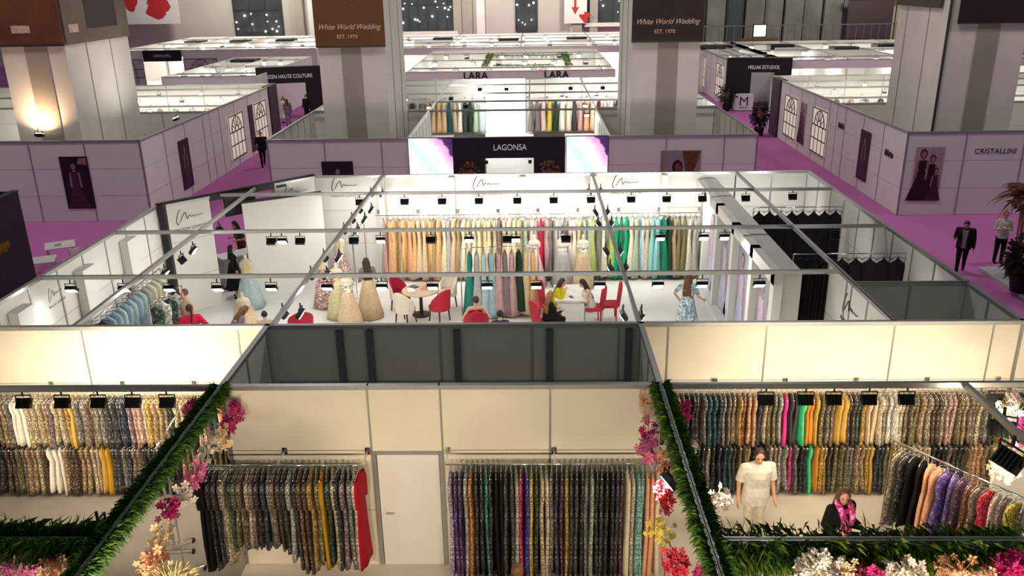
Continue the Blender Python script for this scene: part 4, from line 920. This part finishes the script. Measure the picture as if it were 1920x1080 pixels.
        if slv != 'none':
            mb.cap(U(-W*.8, -.01, 1.40), U(W*.8, -.01, 1.40), .074*s, .074*s, 12)
            for q in [q for q in P if q[0] == 'c' and q[5] == 'uarm']:
                if slv == 'short': mb.rings([[c+(u_*math.cos(2*PI*k/12)+v_*math.sin(2*PI*k/12))*r for k in range(12)] for d_ in [(q[2]-q[1]).normalized()] for u_ in [d_.orthogonal().normalized()] for v_ in [d_.cross(u_)] for c, r in ((q[1]-d_*.02, .05*s), (q[1]+d_*.04, .058*s*g), (q[1].lerp(q[2], .5), .060*s*g), (q[1].lerp(q[2], .82), .064*s*g))]); mb.ball(q[1], .056*s*g)
                else: mb.cap(q[1], q[2], q[3]*g+inf*.7, q[4]*g+inf*.7)
            if slv == 'long':
                for q in [q for q in P if q[0] == 'c' and q[5] == 'farm']: mb.cap(q[1], q[1].lerp(q[2], .93), q[3]*g+inf*.7, q[4]*g+inf*.6)
        mcol = colr if not isinstance(colr, str) else PALL[colr]
        remeshed(mb, max(.012, voxel), 'jacket' if kind == 'jacket' else 'top', fabric(mcol, top[3] if len(top) > 3 else 'plain'), t)
        if kind == 'jacket':                       # shirt front showing between the open lapels
            inner = PALL[top[4]]
            mb = MB(); mb.prism([(-.06, .86), (.06, .86), (.055, 1.2), (.085, 1.44), (-.085, 1.44), (-.055, 1.2)], 0, .02)
            mb.v = [U(v.x, .150+v.y-(.05 if v.z > 1.4 else 0)-(.012 if v.z < 1 else 0), v.z) for v in mb.v]
            obj('shirt_front', mb, fabric(inner, 'plain'), t)
    if bottom:
        kind, colr = bottom[:2]; mcol = PALL[colr]
        if kind == 'trousers': remeshed(draw(('pelvis', 'thigh', 'calf'), .014*s), max(.012, voxel), 'trousers', fabric(mcol, 'plain'), t)
        elif kind == 'wide': remeshed(draw(('pelvis', 'thigh', 'calf'), .02*s), max(.012, voxel), 'trousers', fabric(mcol, 'plain'), t)
        else:
            z1 = {'skirt': .35, 'gown': .03}[kind]; mb = MB(); n = 28
            mb.rings([[Vector((math.cos(2*PI*k/n)*r*(1+.06*math.sin(7*2*PI*k/n)*q), math.sin(2*PI*k/n)*r*.9*(1+.06*math.sin(7*2*PI*k/n)*q), z))*s for k in range(n)] for r, z, q in ((.15, 1.12, 0), (.19, .95, .1), (.24, .7, .6), (.30, .4, 1), (.38, z1, 1.3)) if z >= z1]) if legs != 'sit' else draw(('pelvis', 'thigh', 'calf'), .035*s, mb)
            if legs == 'sit': remeshed(mb, .016, 'skirt', fabric(mcol, bottom[2] if len(bottom) > 2 else 'plain'), t)
            else: obj('skirt', mb, fabric(mcol, bottom[2] if len(bottom) > 2 else 'plain'), t, True)
    if shoes:
        mb = MB()
        for an, to in ft: mb.cap((an-Vector((0, .03, .03)))*s, to*s, .046*s, .038*s); mb.obox((an.lerp(to, .5)-Vector((0, 0, .045)))*s, (.075*s, .24*s, .03*s))
        remeshed(mb, .014, 'shoes', fabric(PALL[shoes], 'plain'), t)
    return t, U, Hd
def pz(*a, **k): return person(*a, **k)[0]
# facing: rz = 0 looks to +y (away from the camera); PI looks to the camera
pz('person in a white t-shirt and pale trousers standing before the two-tier rack', (3.55, 11.75, .02), PI+.1, 1.76, arms=('down', 'down'), hair=('dark brown', 'short'), top=('loose', 'white', 'short'), bottom=('trousers', 'ivory'), shoes='white', voxel=.009, nod=.25, look=-.2, female=False, build=1.08)
t, U, Hd = person('person in a black cardigan with a bright pink scarf', (4.53, 10.75, .02), PI+.35, 1.68, arms=('bent', 'bent'), hair=('brown', 'mid'), top=('jacket', 'black', 'long', 'plain', 'hot pink'), bottom=('trousers', 'black'), voxel=.009, nod=.2, look=-.5)
mb = MB(); mb.path([U(-.08, -.02, 1.5), U(-.1, .1, 1.44), U(-.07, .17, 1.3), U(.0, .19, 1.12), U(.04, .18, .95)], .05, 8); mb.path([U(.08, -.02, 1.5), U(.1, .1, 1.44), U(.07, .17, 1.3), U(.06, .19, 1.05), U(-.02, .18, .9)], .05, 8); mb.path([U(-.08, -.02, 1.5), U(0, -.07, 1.51), U(.08, -.02, 1.5)], .045, 8)
remeshed(mb, .012, 'scarf', fabric(PALL['hot pink'], 'lace'), t)
pz('person with brown hair below the rack of coloured gowns, only the head in view', (-.23, 9.07, .02), .2, 1.65, hair=('brown', 'short'), top=('shirt', 'beige', 'long'), bottom=('trousers', 'navy'))
pz('person in a dark jacket and white shirt walking down the pink aisle', (13.2, 25.15, 0), PI-.5, 1.72, .16, 'walk', ('down', 'bent'), ('dark brown', 'short'), ('jacket', 'purple-black', 'long', 'plain', 'silver'), ('trousers', 'black'), voxel=.010, nod=.5, female=False)
pz('person with folded arms in a white blouse and black trousers at the right edge', (14.85, 26.1, 0), PI-.3, 1.68, 0, 'stand', ('cross', 'cross'), ('light brown', 'bun'), ('shirt', 'white', 'long'), ('wide', 'black'), nod=.2)
pz('person in dark clothes walking along the left pink aisle', (-13.6, 42.3, 0), PI+.4, 1.76, .1, 'walk', ('down', 'bent'), ('black', 'short'), ('jacket', 'black', 'long', 'plain', 'black'), ('trousers', 'black'), female=False)
pz('person in a black top in the doorway of the black shop front on the left', (-14.9, 56.6, 0), PI-.4, 1.76, 0, 'stand', ('down', 'down'), ('dark brown', 'short'), ('shirt', 'black', 'long'), ('trousers', 'black'), female=False)
pz('person in a mauve jacket before the black shop front on the left', (-15.7, 54.9, 0), .4, 1.72, 0, 'stand', ('bent', 'down'), ('brown', 'mid'), ('jacket', 'mauve', 'long', 'plain', 'grey'), ('trousers', 'mauve'))
pz('person in white standing inside the black shop front on the left', (-16.3, 56.2, 0), PI, 1.7, 0, 'stand', ('bent', 'bent'), ('black', 'mid'), ('shirt', 'white', 'long'), ('skirt', 'white'))
pz('long-haired person in black behind the grey reception counter', (-9.35, 25.9, 0), PI-.8, 1.7, .15, 'stand', ('bent', 'bent'), ('dark brown', 'long'), ('shirt', 'brown', 'short'), ('trousers', 'black'), nod=.3)
pz('person in a black dress beside the yellow and mint gown', (-8.75, 23.35, .02), -PI/2+.4, 1.62, 0, 'stand', ('down', 'hip'), ('black', 'mid'), ('tight', 'black', 'long'), ('skirt', 'black'))
pz('person in a crimson top with a ponytail at the left of the white booth', (-8.05, 18.35, .02), .5, 1.68, .1, 'stand', ('hip', 'hip'), ('dark brown', 'tail'), ('loose', 'crimson', 'long'), ('trousers', 'black'), look=.5)
pz('person in a beige blouse facing the person in the crimson top', (-8.55, 19.35, .02), PI-.6, 1.72, .0, 'stand', ('down', 'bent'), ('brown', 'short'), ('shirt', 'champagne', 'long'), ('trousers', 'beige'))
pz('brown-haired person in grey bending beside the mint gown', (-7.2, 18.7, .02), -.9, 1.55, .5, 'stand', ('bent', 'bent'), ('brown', 'mid'), ('shirt', 'mauve', 'long'), ('trousers', 'charcoal'), nod=.3)
pz('dark-haired person at the foot of the left lengthwise beam', (-6.35, 18.5, .02), .3, 1.45, .1, 'stand', ('down', 'down'), ('black', 'short'), ('shirt', 'beige', 'long'), ('trousers', 'black'))
pz('person with bare shoulders in a red dress seated before the middle rack', (-1.45, 19.95, .02), .15, 1.68, -.08, 'sit', ('hip', 'hip'), ('dark brown', 'bun'), ('tight', 'red', 'none'), ('skirt', 'red'), look=.4)
pz('dark-haired person seated low before the mauve gowns', (-.8, 19.0, .02), .1, 1.66, -.05, 'sit', ('table', 'table'), ('black', 'short'), ('shirt', 'plum', 'long'), ('trousers', 'black'))
pz('person in a yellow top seated at the white desk', (.62, 21.35, .02), -PI/2-.3, 1.66, .2, 'sit', ('table', 'face'), ('dark brown', 'mid'), ('loose', 'acid', 'long'), ('trousers', 'black'), nod=.3)
pz('brown-haired person in black seated in front of the person in yellow', (.38, 20.25, .02), -PI/2+.5, 1.66, .1, 'sit', ('table', 'table'), ('light brown', 'long'), ('shirt', 'black', 'long'), ('trousers', 'black'), nod=.15)
pz('black-haired person in a white vest seated at the white desk', (1.55, 21.25, .02), PI/2+.1, 1.68, .28, 'sit', ('table', 'table'), ('black', 'long'), ('loose', 'white', 'none'), ('trousers', 'pale blue'), shoes='white', nod=.35)
pz('long-haired person in a blue patterned dress near the framed gown prints', (3.95, 20.35, .02), -.5, 1.68, .05, 'stand', ('hip', 'out'), ('brown', 'long'), ('tight', 'light blue', 'short', 'lace'), ('gown', 'light blue', 'lace'), look=-.5)
pz('long-haired person in a beige dress among the beige gowns on forms', (-4.5, 21.75, .02), .4, 1.7, .05, 'stand', ('bent', 'bent'), ('dark brown', 'long'), ('tight', 'taupe', 'long'), ('gown', 'champagne'), look=-.4)

# ------------------------------------------------------------------ gowns on dress forms
def form(label, loc, rz, topc, skirtc, k=('plain', 'plain'), hem=.42, h=1.55):
    t = thing('dress_form', label, 'mannequin', loc, rz); m = mat('form_cream', srgb(206, 190, 168), .5)
    b = MB(); b.ball((0, 0, h-.24), (.19, .11, .14), 14, 8).ball((0, 0, h-.46), (.14, .1, .16), 14, 8).cap((0, 0, h-.12), (0, 0, h), .055, .05, 10)
    remeshed(b, .016, 'torso', m, t)
    bd = MB(); bd.ball((0, .005, h-.3), (.195, .125, .15), 16, 8).ball((0, 0, h-.48), (.152, .112, .16), 16, 8)
    remeshed(bd, .016, 'bodice', fabric(PALL[topc], k[0]), t)
    sk = MB(); n = 36
    sk.rings([[((math.cos(2*PI*j/n))*r*(1+.05*q*math.sin(9*2*PI*j/n)), math.sin(2*PI*j/n)*r*(1+.05*q*math.sin(9*2*PI*j/n)), z) for j in range(n)] for r, z, q in ((.13, h-.5, 0), (.17, h-.62, .3), (hem*.6, .75, .8), (hem*.85, .35, 1), (hem, .03, 1.3))])
    obj('skirt', sk, fabric(PALL[skirtc], k[1]), t, True)
    obj('stand', MB().tube((0, 0, 0), (0, 0, .3), .02).tube((0, 0, 0), (0, 0, .02), .2, n=16), CHROME, t)
    return t
form('cream gown with a blush beaded skirt on a form beside the left partition', (-5.9, 24.6, .02), 0, 'cream', 'dusty pink', ('plain', 'lace'), .36)
form('blush beaded gown on a form just right of the white side partition', (-5.95, 22.6, .02), 0, 'dusty pink', 'dusty pink', ('lace', 'lace'), .34, 1.4)
form('pale yellow and mint gown on a form in the left of the white booth', (-8.1, 22.6, .02), .2, 'lemon', 'pale blue', ('plain', 'plain'), .40)
form('wide champagne gown on a form near the left lengthwise beam', (-7.6, 20.6, .02), .2, 'cream', 'champagne', ('plain', 'plain'), .38, 1.15)
form('golden beige gown on the left one of the two forms behind the store room', (-5.35, 21.75, .02), 0, 'apricot', 'lemon', ('lace', 'plain'), .36)
form('apricot gown on the right one of the two forms behind the store room', (-4.9, 20.95, .02), 0, 'cream', 'champagne', ('lace', 'plain'), .36)
form('pale pink pleated gown on a form right of the middle rack', (.05, 24.1, .02), 0, 'pale pink', 'pale pink', ('lace', 'plain'), .36, 1.6)
form('silver white gown on a form before the grey gowns', (.9, 24.2, .02), 0, 'white', 'silver', ('plain', 'plain'), .36, 1.6)
form('cream and champagne gown on a form before the sage gowns', (1.5, 24.05, .02), 0, 'ivory', 'champagne', ('lace', 'plain'), .36, 1.6)
form('white gown with a wide skirt on a form in the corner behind the print partition', (6.3, 24.3, .02), 0, 'white', 'white', ('lace', 'lace'), .5, 1.6)
form('blue evening gown on a form behind the left video screen', (-4.1, 36.5, .02), 0, 'royal blue', 'royal blue', hem=.3)
form('white bridal gown on a form behind the black shop front', (-3.2, 35.3, .02), 0, 'white', 'white', ('lace', 'lace'), .6)
form('cream bridal gown on a form behind the right pier of the black shop front', (.7, 37.2, .02), 0, 'cream', 'ivory', ('lace', 'lace'), .6)
form('pink gown on a form in the doorway of the black shop front', (.45, 33.4, .02), 0, 'pale pink', 'coral', ('lace', 'lace'), .3)

# ------------------------------------------------------------------ chairs and tables of the white booth
CRIM = mat('crimson_velvet', srgb(172, 24, 52), .7, var=.12); CHW = mat('chair_white', srgb(226, 216, 200), .5); WOODL = mat('dark_wood', srgb(70, 48, 36), .5, var=.2)
def tub_chair(label, loc, rz, inner=CRIM, outer=CHW):
    t = thing('tub_chair', label, 'chair', loc, rz, None)
    obj('seat', MB().rings([[(x*k*.25, y*k*.25, z) for x, y in [(math.copysign(abs(math.cos(a))**.6, math.cos(a)), math.copysign(abs(math.sin(a))**.6, math.sin(a))) for a in [2*PI*j/20 for j in range(20)]]] for k, z in ((.9, .36), (1, .39), (1, .46), (.9, .48))]), inner, t, True)
    for nm, r0, r1, m in (('back_cushion', .24, .275, inner), ('back_shell', .276, .30, outer)):
        mb = MB(); n = 18; rings = []
        for i in range(n+1):
            a = PI*(1.02+.96*i/n); hgt = .64+.32*math.sin(PI*i/n)**.8; c, s_ = math.cos(a), math.sin(a)
            rings.append([(c*r0, s_*r0, .36), (c*r1, s_*r1, .36), (c*(r1+.03), s_*(r1+.03), hgt), (c*(r0+.03), s_*(r0+.03), hgt)])
        obj(nm, mb.rings(rings), m, t, False)
    for x in (-1, 1):
        for y in (-1, 1): obj('leg', MB().tube((x*.2, y*.2, 0), (x*.17, y*.17, .38), .018, .026), WOODL, t)
    return t
t = thing('round_table', 'round wooden table with papers between the red tub chairs', 'table', (-3.1, 21.9, .02))
obj('tabletop', MB().lathe([(.0, .70), (.5, .70), (.52, .72), (.5, .745), (0, .75)], 28), mat('table_oak', srgb(196, 172, 146), .4, var=.2, scale=4), t)
obj('pedestal', MB().lathe([(.26, 0), (.25, .03), (.05, .06), (.045, .68), (.16, .7)], 16), BLACK, t)
tub_chair('red tub chair with white shell left of the round table', (-3.72, 22.3, .02), -PI/2-.5); tub_chair('red tub chair seen from behind right of the round table', (-2.55, 21.45, .02), .9, CRIM, CRIM); tub_chair('white tub chair behind the round table', (-2.45, 22.5, .02), 2.3, CHW, CHW); tub_chair('white tub chair in front of the round table', (-3.45, 21.3, .02), -.5, CHW, CHW)
tub_chair('red tub chair alone behind the left lengthwise beam', (-5.95, 20.0, .02), .4, CRIM, CRIM)
tub_chair('red tub chair under the person in the red dress', (-1.45, 19.95, .02), .15, CRIM, CRIM); tub_chair('dark tub chair under the person before the mauve gowns', (-.8, 19.0, .02), .1, mat('plum_velvet', srgb(70, 30, 40), .7), CHW)
def paper(label, loc, rz, parent=None): tag(obj('paper_sheet', MB().box(-.105, .105, -.148, .148, 0, .004), mat('paper', (.8, .79, .76), .6, var=.2, scale=30), None, False, loc, rz), label, 'paper', 'papers on the tables of the white booth')
paper('white paper at the left side of the round table', (-3.35, 21.85, .775), .3); tag(obj('brochure', MB().box(-.12, .12, -.15, .15, 0, .01), mat('brochure_red', srgb(196, 120, 110), .5, var=.3, scale=12), None, False, (-2.95, 22.0, .772), -.4), 'reddish brochure on the middle of the round table', 'brochure'); tag(obj('dark_notebook', MB().box(-.09, .09, -.12, .12, 0, .015), mat('notebook_dark', srgb(70, 76, 70), .5), None, False, (-3.3, 22.1, .772), .8), 'dark notebook on the far side of the round table', 'notebook')
def dining_chair(label, loc, rz):
    t = thing('dining_chair', label, 'chair', loc, rz)
    obj('seat', MB().box(-.23, .23, -.22, .22, .42, .49), CRIM, t)
    obj('backrest', MB().rings([[(x, -.22-.12*(z-.45)-d, z) for x, d in ((-w, 0), (w, 0), (w, .05), (-w, .05))] for z, w in ((.45, .2), (.7, .23), (.95, .23), (1.05, .18), (1.08, .1))]), CRIM, t)
    for x in (-1, 1):
        for y in (-1, 1): obj('leg', MB().tube((x*.2, y*.19, 0), (x*.19, y*.18, .43), .016, .024), CRIM if y < 0 else CHW, t)
    return t
t = thing('desk', 'white rectangular desk covered with papers in the white booth', 'table', (1.0, 21.6, .02)); DW = mat('desk_white', (.78, .75, .7), .4)
obj('desktop', MB().box(-.42, .42, -.62, .62, .71, .75), DW, t)
obj('side_panel', MB().box(-.36, .36, -.56, -.52, 0, .71), DW, t); obj('side_panel', MB().box(-.36, .36, .52, .56, 0, .71), DW, t)
for i, (x, y, a) in enumerate(((.8, 21.3, .2), (1.0, 21.55, -.3), (1.2, 21.35, .5), (.85, 21.85, .1), (1.15, 21.9, -.4))): paper('white paper on the white desk, %s sheet from the front' % nth(i), (x, y, .772), a)
tag(obj('mobile_phone', MB().box(-.04, .04, -.08, .08, 0, .01), BLACK, None, False, (1.02, 21.22, .772), .4), 'dark mobile phone at the front edge of the white desk', 'phone')
dining_chair('red high-backed chair pulled away right of the white desk', (2.05, 21.45, .02), PI/2); dining_chair('red high-backed chair under the person in yellow', (.5, 21.4, .02), -PI/2-.3); dining_chair('red high-backed chair under the person in black at the desk', (.3, 20.2, .02), -PI/2+.5); dining_chair('red high-backed chair under the person in the white vest', (1.6, 21.2, .02), PI/2+.1)

# ------------------------------------------------------------------ garlands, flowers, plants
def leaf(mb, c, d, ln, w, droop=.3, m=0):
    d = d.normalized(); sd = d.cross(Vector((0, 0, 1))); sd = sd.normalized() if sd.length > .01 else Vector((1, 0, 0))
    sd = Matrix.Rotation(rnd(-1, 1), 3, d) @ sd
    b = len(mb.v); md = c+d*ln*.5; tp = c+d*ln+Vector((0, 0, -droop*ln))
    mb.v += [c, md+sd*w, tp, md-sd*w]; mb.face((b, b+1, b+2), m); mb.face((b, b+2, b+3), m)
def flower(mb, c, r, m=0):
    n = Vector((rnd(-1, 1), rnd(-1, .3), rnd(-.2, 1))).normalized(); u = n.orthogonal().normalized(); w = n.cross(u); a0 = rnd(0, 6)
    for k in range(5):
        a = a0+2*PI*k/5; e = u*math.cos(a)+w*math.sin(a); f = u*math.cos(a+.5)+w*math.sin(a+.5); g = u*math.cos(a-.5)+w*math.sin(a-.5)
        b = len(mb.v); mb.v += [c, c+f*r*.7+n*r*.25, c+e*r+n*r*.12, c+g*r*.7+n*r*.25]; mb.face((b, b+1, b+2), m); mb.face((b, b+2, b+3), m)
    mb.ball(c+n*r*.15, r*.18, 6, 4, m)
FLC_ = {'magenta': srgb(208, 46, 130), 'pink': srgb(232, 130, 176), 'white': srgb(240, 228, 216), 'cream': srgb(240, 214, 170), 'peach': srgb(236, 178, 142), 'red': srgb(206, 48, 74), 'yellow': srgb(220, 200, 90)}
def cluster(parent, c, col, n, R, r=.055, dried=False):
    mb = MB()
    for _ in range(n):
        p = Vector((rnd(-1, 1), rnd(-1, 1), rnd(-1, 1)))
        while p.length > 1: p = Vector((rnd(-1, 1), rnd(-1, 1), rnd(-1, 1)))
        e = Vector(c)+Vector((p.x*R[0], p.y*R[1], p.z*R[2])); flower(mb, e, r*rnd(.7, 1.2)); mb.tube(c, e, .004, .003, 4)
    o = obj('blossom_cluster', mb, mat('petal_'+col, FLC_[col], .6, var=.15, scale=30), parent); o['label'] = col+' blossoms'; return o
def garland(label, p, q, n, rad, flowers, lime=0, hang=.0):
    p, q = Vector(p), Vector(q); t = thing('garland', label, 'garland', p, 0); d = q-p; mb = MB()
    for i in range(n):
        a = rnd(-PI*1.22, PI*.22); c = d*rnd(0, 1); perp = Vector((-d.y, d.x, 0)).normalized()
        off = perp*math.cos(a)+Vector((0, 0, 1))*math.sin(a); k = rnd(.2, 1)
        m = 1 if rnd(0, 1) < lime else 0
        leaf(mb, c+off*rad*.35*k-Vector((0, 0, hang*rnd(0, 1))), off+d.normalized()*rnd(-.8, .8)+Vector((0, 0, rnd(-.4, .3))), rad*rnd(.3, .85), rnd(.004, .010), rnd(0, .6), m)
    f = obj('foliage', mb, (LEAF, LEAF2), t); f['kind'] = 'stuff'
    st = obj('stem', MB().tube((0, 0, -.02), d-Vector((0, 0, .02)), .03), LEAF, t)
    for (x, y, z, col, k, R, r) in flowers: cluster(t, Vector((x, y, z))-p, col, k, R, r)
    return t
garland('fern garland with pink blossoms on the left beam running to the camera', (-4.62, 11.2, 3.2), (-4.62, 6.2, 3.2), 9000, .2, [
    (-4.95, 11.0, 2.9, 'magenta', 26, (.2, .25, .16), .06), (-4.4, 10.9, 2.85, 'magenta', 46, (.14, .4, .2), .06), (-4.36, 10.35, 2.8, 'cream', 30, (.16, .25, .18), .055), (-4.42, 9.95, 2.85, 'white', 26, (.12, .3, .14), .05), (-4.4, 9.45, 2.8, 'pink', 46, (.14, .3, .16), .055), (-4.42, 9.05, 2.75, 'white', 26, (.14, .2, .15), .055), (-4.5, 8.8, 2.7, 'magenta', 40, (.15, .22, .14), .055), (-4.35, 8.2, 2.7, 'cream', 40, (.12, .3, .2), .055), (-4.3, 7.85, 2.7, 'peach', 46, (.18, .2, .2), .06)])
garland('fern garland with pink and red blossoms on the right beam running to the camera', (1.85, 11.2, 3.2), (1.85, 6.2, 3.2), 9000, .2, [
    (2.15, 11.05, 2.85, 'magenta', 40, (.22, .2, .14), .06), (1.62, 11.1, 2.9, 'peach', 20, (.1, .2, .25), .05), (1.62, 10.55, 2.75, 'magenta', 34, (.13, .3, .16), .055), (1.55, 10.05, 2.8, 'pink', 46, (.16, .22, .16), .06), (1.7, 9.75, 2.75, 'peach', 26, (.12, .25, .16), .055), (1.6, 9.0, 2.75, 'red', 42, (.1, .35, .18), .06), (2.28, 9.0, 2.7, 'white', 50, (.16, .2, .18), .05), (2.1, 10.0, 2.85, 'white', 20, (.1, .2, .14), .05), (1.45, 8.3, 2.75, 'yellow', 34, (.2, .25, .14), .045), (1.55, 7.8, 2.7, 'red', 40, (.16, .2, .2), .06), (1.8, 7.5, 2.75, 'magenta', 36, (.16, .2, .14), .06)], lime=.12)
garland('thick fern garland on the cross beam at the lower left', (-10.0, 7.56, 3.2), (-4.75, 7.56, 3.2), 11000, .33, [
    (-5.9, 7.2, 3.06, 'white', 40, (.3, .15, .12), .06), (-5.4, 7.2, 3.06, 'pink', 26, (.2, .15, .1), .06), (-5.0, 7.25, 3.06, 'peach', 34, (.22, .15, .14), .06)], lime=.15)
garland('thick fern garland with white and magenta blossoms on the cross beam at the lower right', (2.0, 7.56, 3.2), (9.5, 7.56, 3.2), 16000, .31, [
    (2.9, 7.18, 3.08, 'white', 80, (.3, .2, .22), .06), (3.3, 7.12, 3.05, 'magenta', 50, (.2, .18, .16), .06), (3.1, 7.1, 3.08, 'cream', 30, (.2, .15, .2), .05), (3.75, 7.15, 3.07, 'white', 60, (.22, .2, .2), .06), (4.3, 7.15, 3.07, 'peach', 50, (.3, .2, .2), .06), (4.85, 7.2, 3.06, 'magenta', 90, (.28, .2, .22), .06), (5.5, 7.15, 3.07, 'peach', 70, (.35, .2, .2), .06)], lime=.4, hang=.25)
def spray(label, c, m, n, R, name='flower_arrangement'):
    t = thing(name, label, 'flowers', c); mb = MB()
    for _ in range(n):
        v = Vector((rnd(-1, 1), rnd(-1, 1), rnd(-.3, 1))).normalized(); leaf(mb, v*R*rnd(.1, .75), v, R*rnd(.15, .35), .006, .2)
    f = obj('foliage', mb, m, t); f['kind'] = 'stuff'; return t
t = spray('dry golden flower spray at the bottom left below the garland', (-3.95, 7.5, 2.6), mat('dry_gold', srgb(206, 190, 140), .7, var=.4), 1400, .34); cluster(t, (-.25, 0, 0), 'peach', 40, (.2, .2, .25))
t = spray('white and pink flower arrangement hanging at the right edge, upper one', (6.95, 11.0, 2.75), LEAF, 250, .35); cluster(t, (0, 0, .05), 'white', 60, (.3, .25, .2)); cluster(t, (-.05, -.2, -.05), 'magenta', 20, (.12, .1, .1))
t = spray('dusty pink flower arrangement hanging at the right edge, lower one', (6.4, 10.1, 2.7), LEAF, 250, .32); cluster(t, (0, 0, 0), 'pink', 40, (.25, .22, .2)); cluster(t, (-.1, -.1, -.2), 'cream', 40, (.22, .2, .18))
def potted(label, loc, h, m, n, R, name, pot=BLACK, blades=False):
    t = thing(name, label, 'plant', loc)
    obj('pot', MB().lathe([(.22, 0), (.30, .45), (.27, .45), (.25, .4), (0, .4)], 18), pot, t); mb = MB()
    st = MB()
    for k in range(6): st.path([(rnd(-.1, .1), rnd(-.1, .1), .4), (rnd(-.2, .2), rnd(-.2, .2), h*.75)], .025)
    obj('stem', st, DRIED, t)
    if blades:
        for k in range(42):
            a = rnd(0, 2*PI); el = rnd(-.1, 1.3); base = Vector((0, 0, h*rnd(.55, .75))); dr = Vector((math.cos(a)*math.cos(el), math.sin(a)*math.cos(el), math.sin(el))); L = rnd(.7, 1.3)*R
            for j in range(26):
                u = (j+1)/26; c = base+dr*L*u-Vector((0, 0, .5*R*u*u))
                for sg in (-1, 1): leaf(mb, c, dr+Vector((-dr.y, dr.x, 0))*sg*1.3+Vector((0, 0, -.5)), .3*R*(1.1-u), .012, .4)
    else:
        for k in range(n):
            v = Vector((rnd(-1, 1), rnd(-1, 1), rnd(-1, 1))); v.normalize(); k_ = rnd(.3, 1)
            leaf(mb, Vector((v.x*R*k_, v.y*R*k_, h*.6+v.z*h*.38*k_)), v+Vector((0, 0, .2)), rnd(.12, .26), .03, .4)
    f = obj('foliage', mb, m, t); f['kind'] = 'stuff'; return t
potted('tall dried brown palm at the right edge of the pink aisle', (14.55, 24.6, .1), 3.6, DRIED, 0, 1.1, 'potted_palm', blades=True)
potted('dark leafy bush in a pot at the right edge below the palm', (13.95, 23.2, .1), 1.7, mat('dark_leaf', srgb(62, 62, 44), .7, var=.5), 1100, .45, 'potted_bush')
potted('dark flowering bush by the black pier of the right booth', (13.1, 49.4, 0), 2.0, mat('deep_leaf', srgb(40, 36, 34), .7, var=.5), 700, .5, 'potted_bush')
potted('dark bush behind the white counter with the letter M', (13.3, 59.0, 0), 1.9, mat('deep_leaf', (0, 0, 0)), 600, .6, 'potted_bush')
t = garland('leafy garland on the booth behind the lettered fascia, nearer strand', (-2.6, 60.2, 3.15), (1.6, 60.2, 3.15), 500, .3, [(.6, 60, 2.8, 'pink', 12, (.4, .2, .2), .1)]); garland('leafy garland on the booth behind the lettered fascia, farther strand', (-3.4, 68, 3.15), (3.2, 68, 3.15), 600, .3, []); garland('leafy garland down the left side of the lettered fascia booth', (-3.2, 60, 3.15), (-3.2, 70, 3.15), 500, .35, []); garland('leafy garland down the right side of the lettered fascia booth', (2.6, 60, 3.15), (2.6, 70, 3.15), 500, .35, [])

t = thing('display_panel', 'blank white display panel beside the rolling rack at the right edge', 'panel', (7.75, 12.0, .02), .5)
obj('panel_board', MB().box(-.6, .6, -.02, .02, .1, 1.7), WHITE, t); obj('panel_foot', MB().box(-.5, -.4, -.25, .25, 0, .1), ALU, t); obj('panel_foot', MB().box(.4, .5, -.25, .25, 0, .1), ALU, t)
# ------------------------------------------------------------------ light of the hall, world, colour management
for x in (-24, -8, 8, 24):
    for y in (28, 52, 78): area((x, y, 17), (0, 0, 0), 3, 3, 720, (1, .89, .86))
for x in (-30, -8, 10, 34): area((x, 86, 15), (PI*.38, 0, 0), 4, 2, 2600, (1, .93, .86))  # unseen lights added to brighten the far wall
w = bpy.data.worlds.new('hall_air'); S.world = w; w.use_nodes = True
w.node_tree.nodes['Background'].inputs['Color'].default_value = (.42, .61, .59, 1); w.node_tree.nodes['Background'].inputs['Strength'].default_value = .14
S.view_settings.view_transform = 'Standard'; S.view_settings.look = 'None'; S.view_settings.exposure = 0; S.view_settings.gamma = 1; S.view_settings.use_curve_mapping = False
S.cycles.use_light_tree = True; S.cycles.max_bounces = 6; S.cycles.diffuse_bounces = 4; S.cycles.sample_clamp_indirect = 6
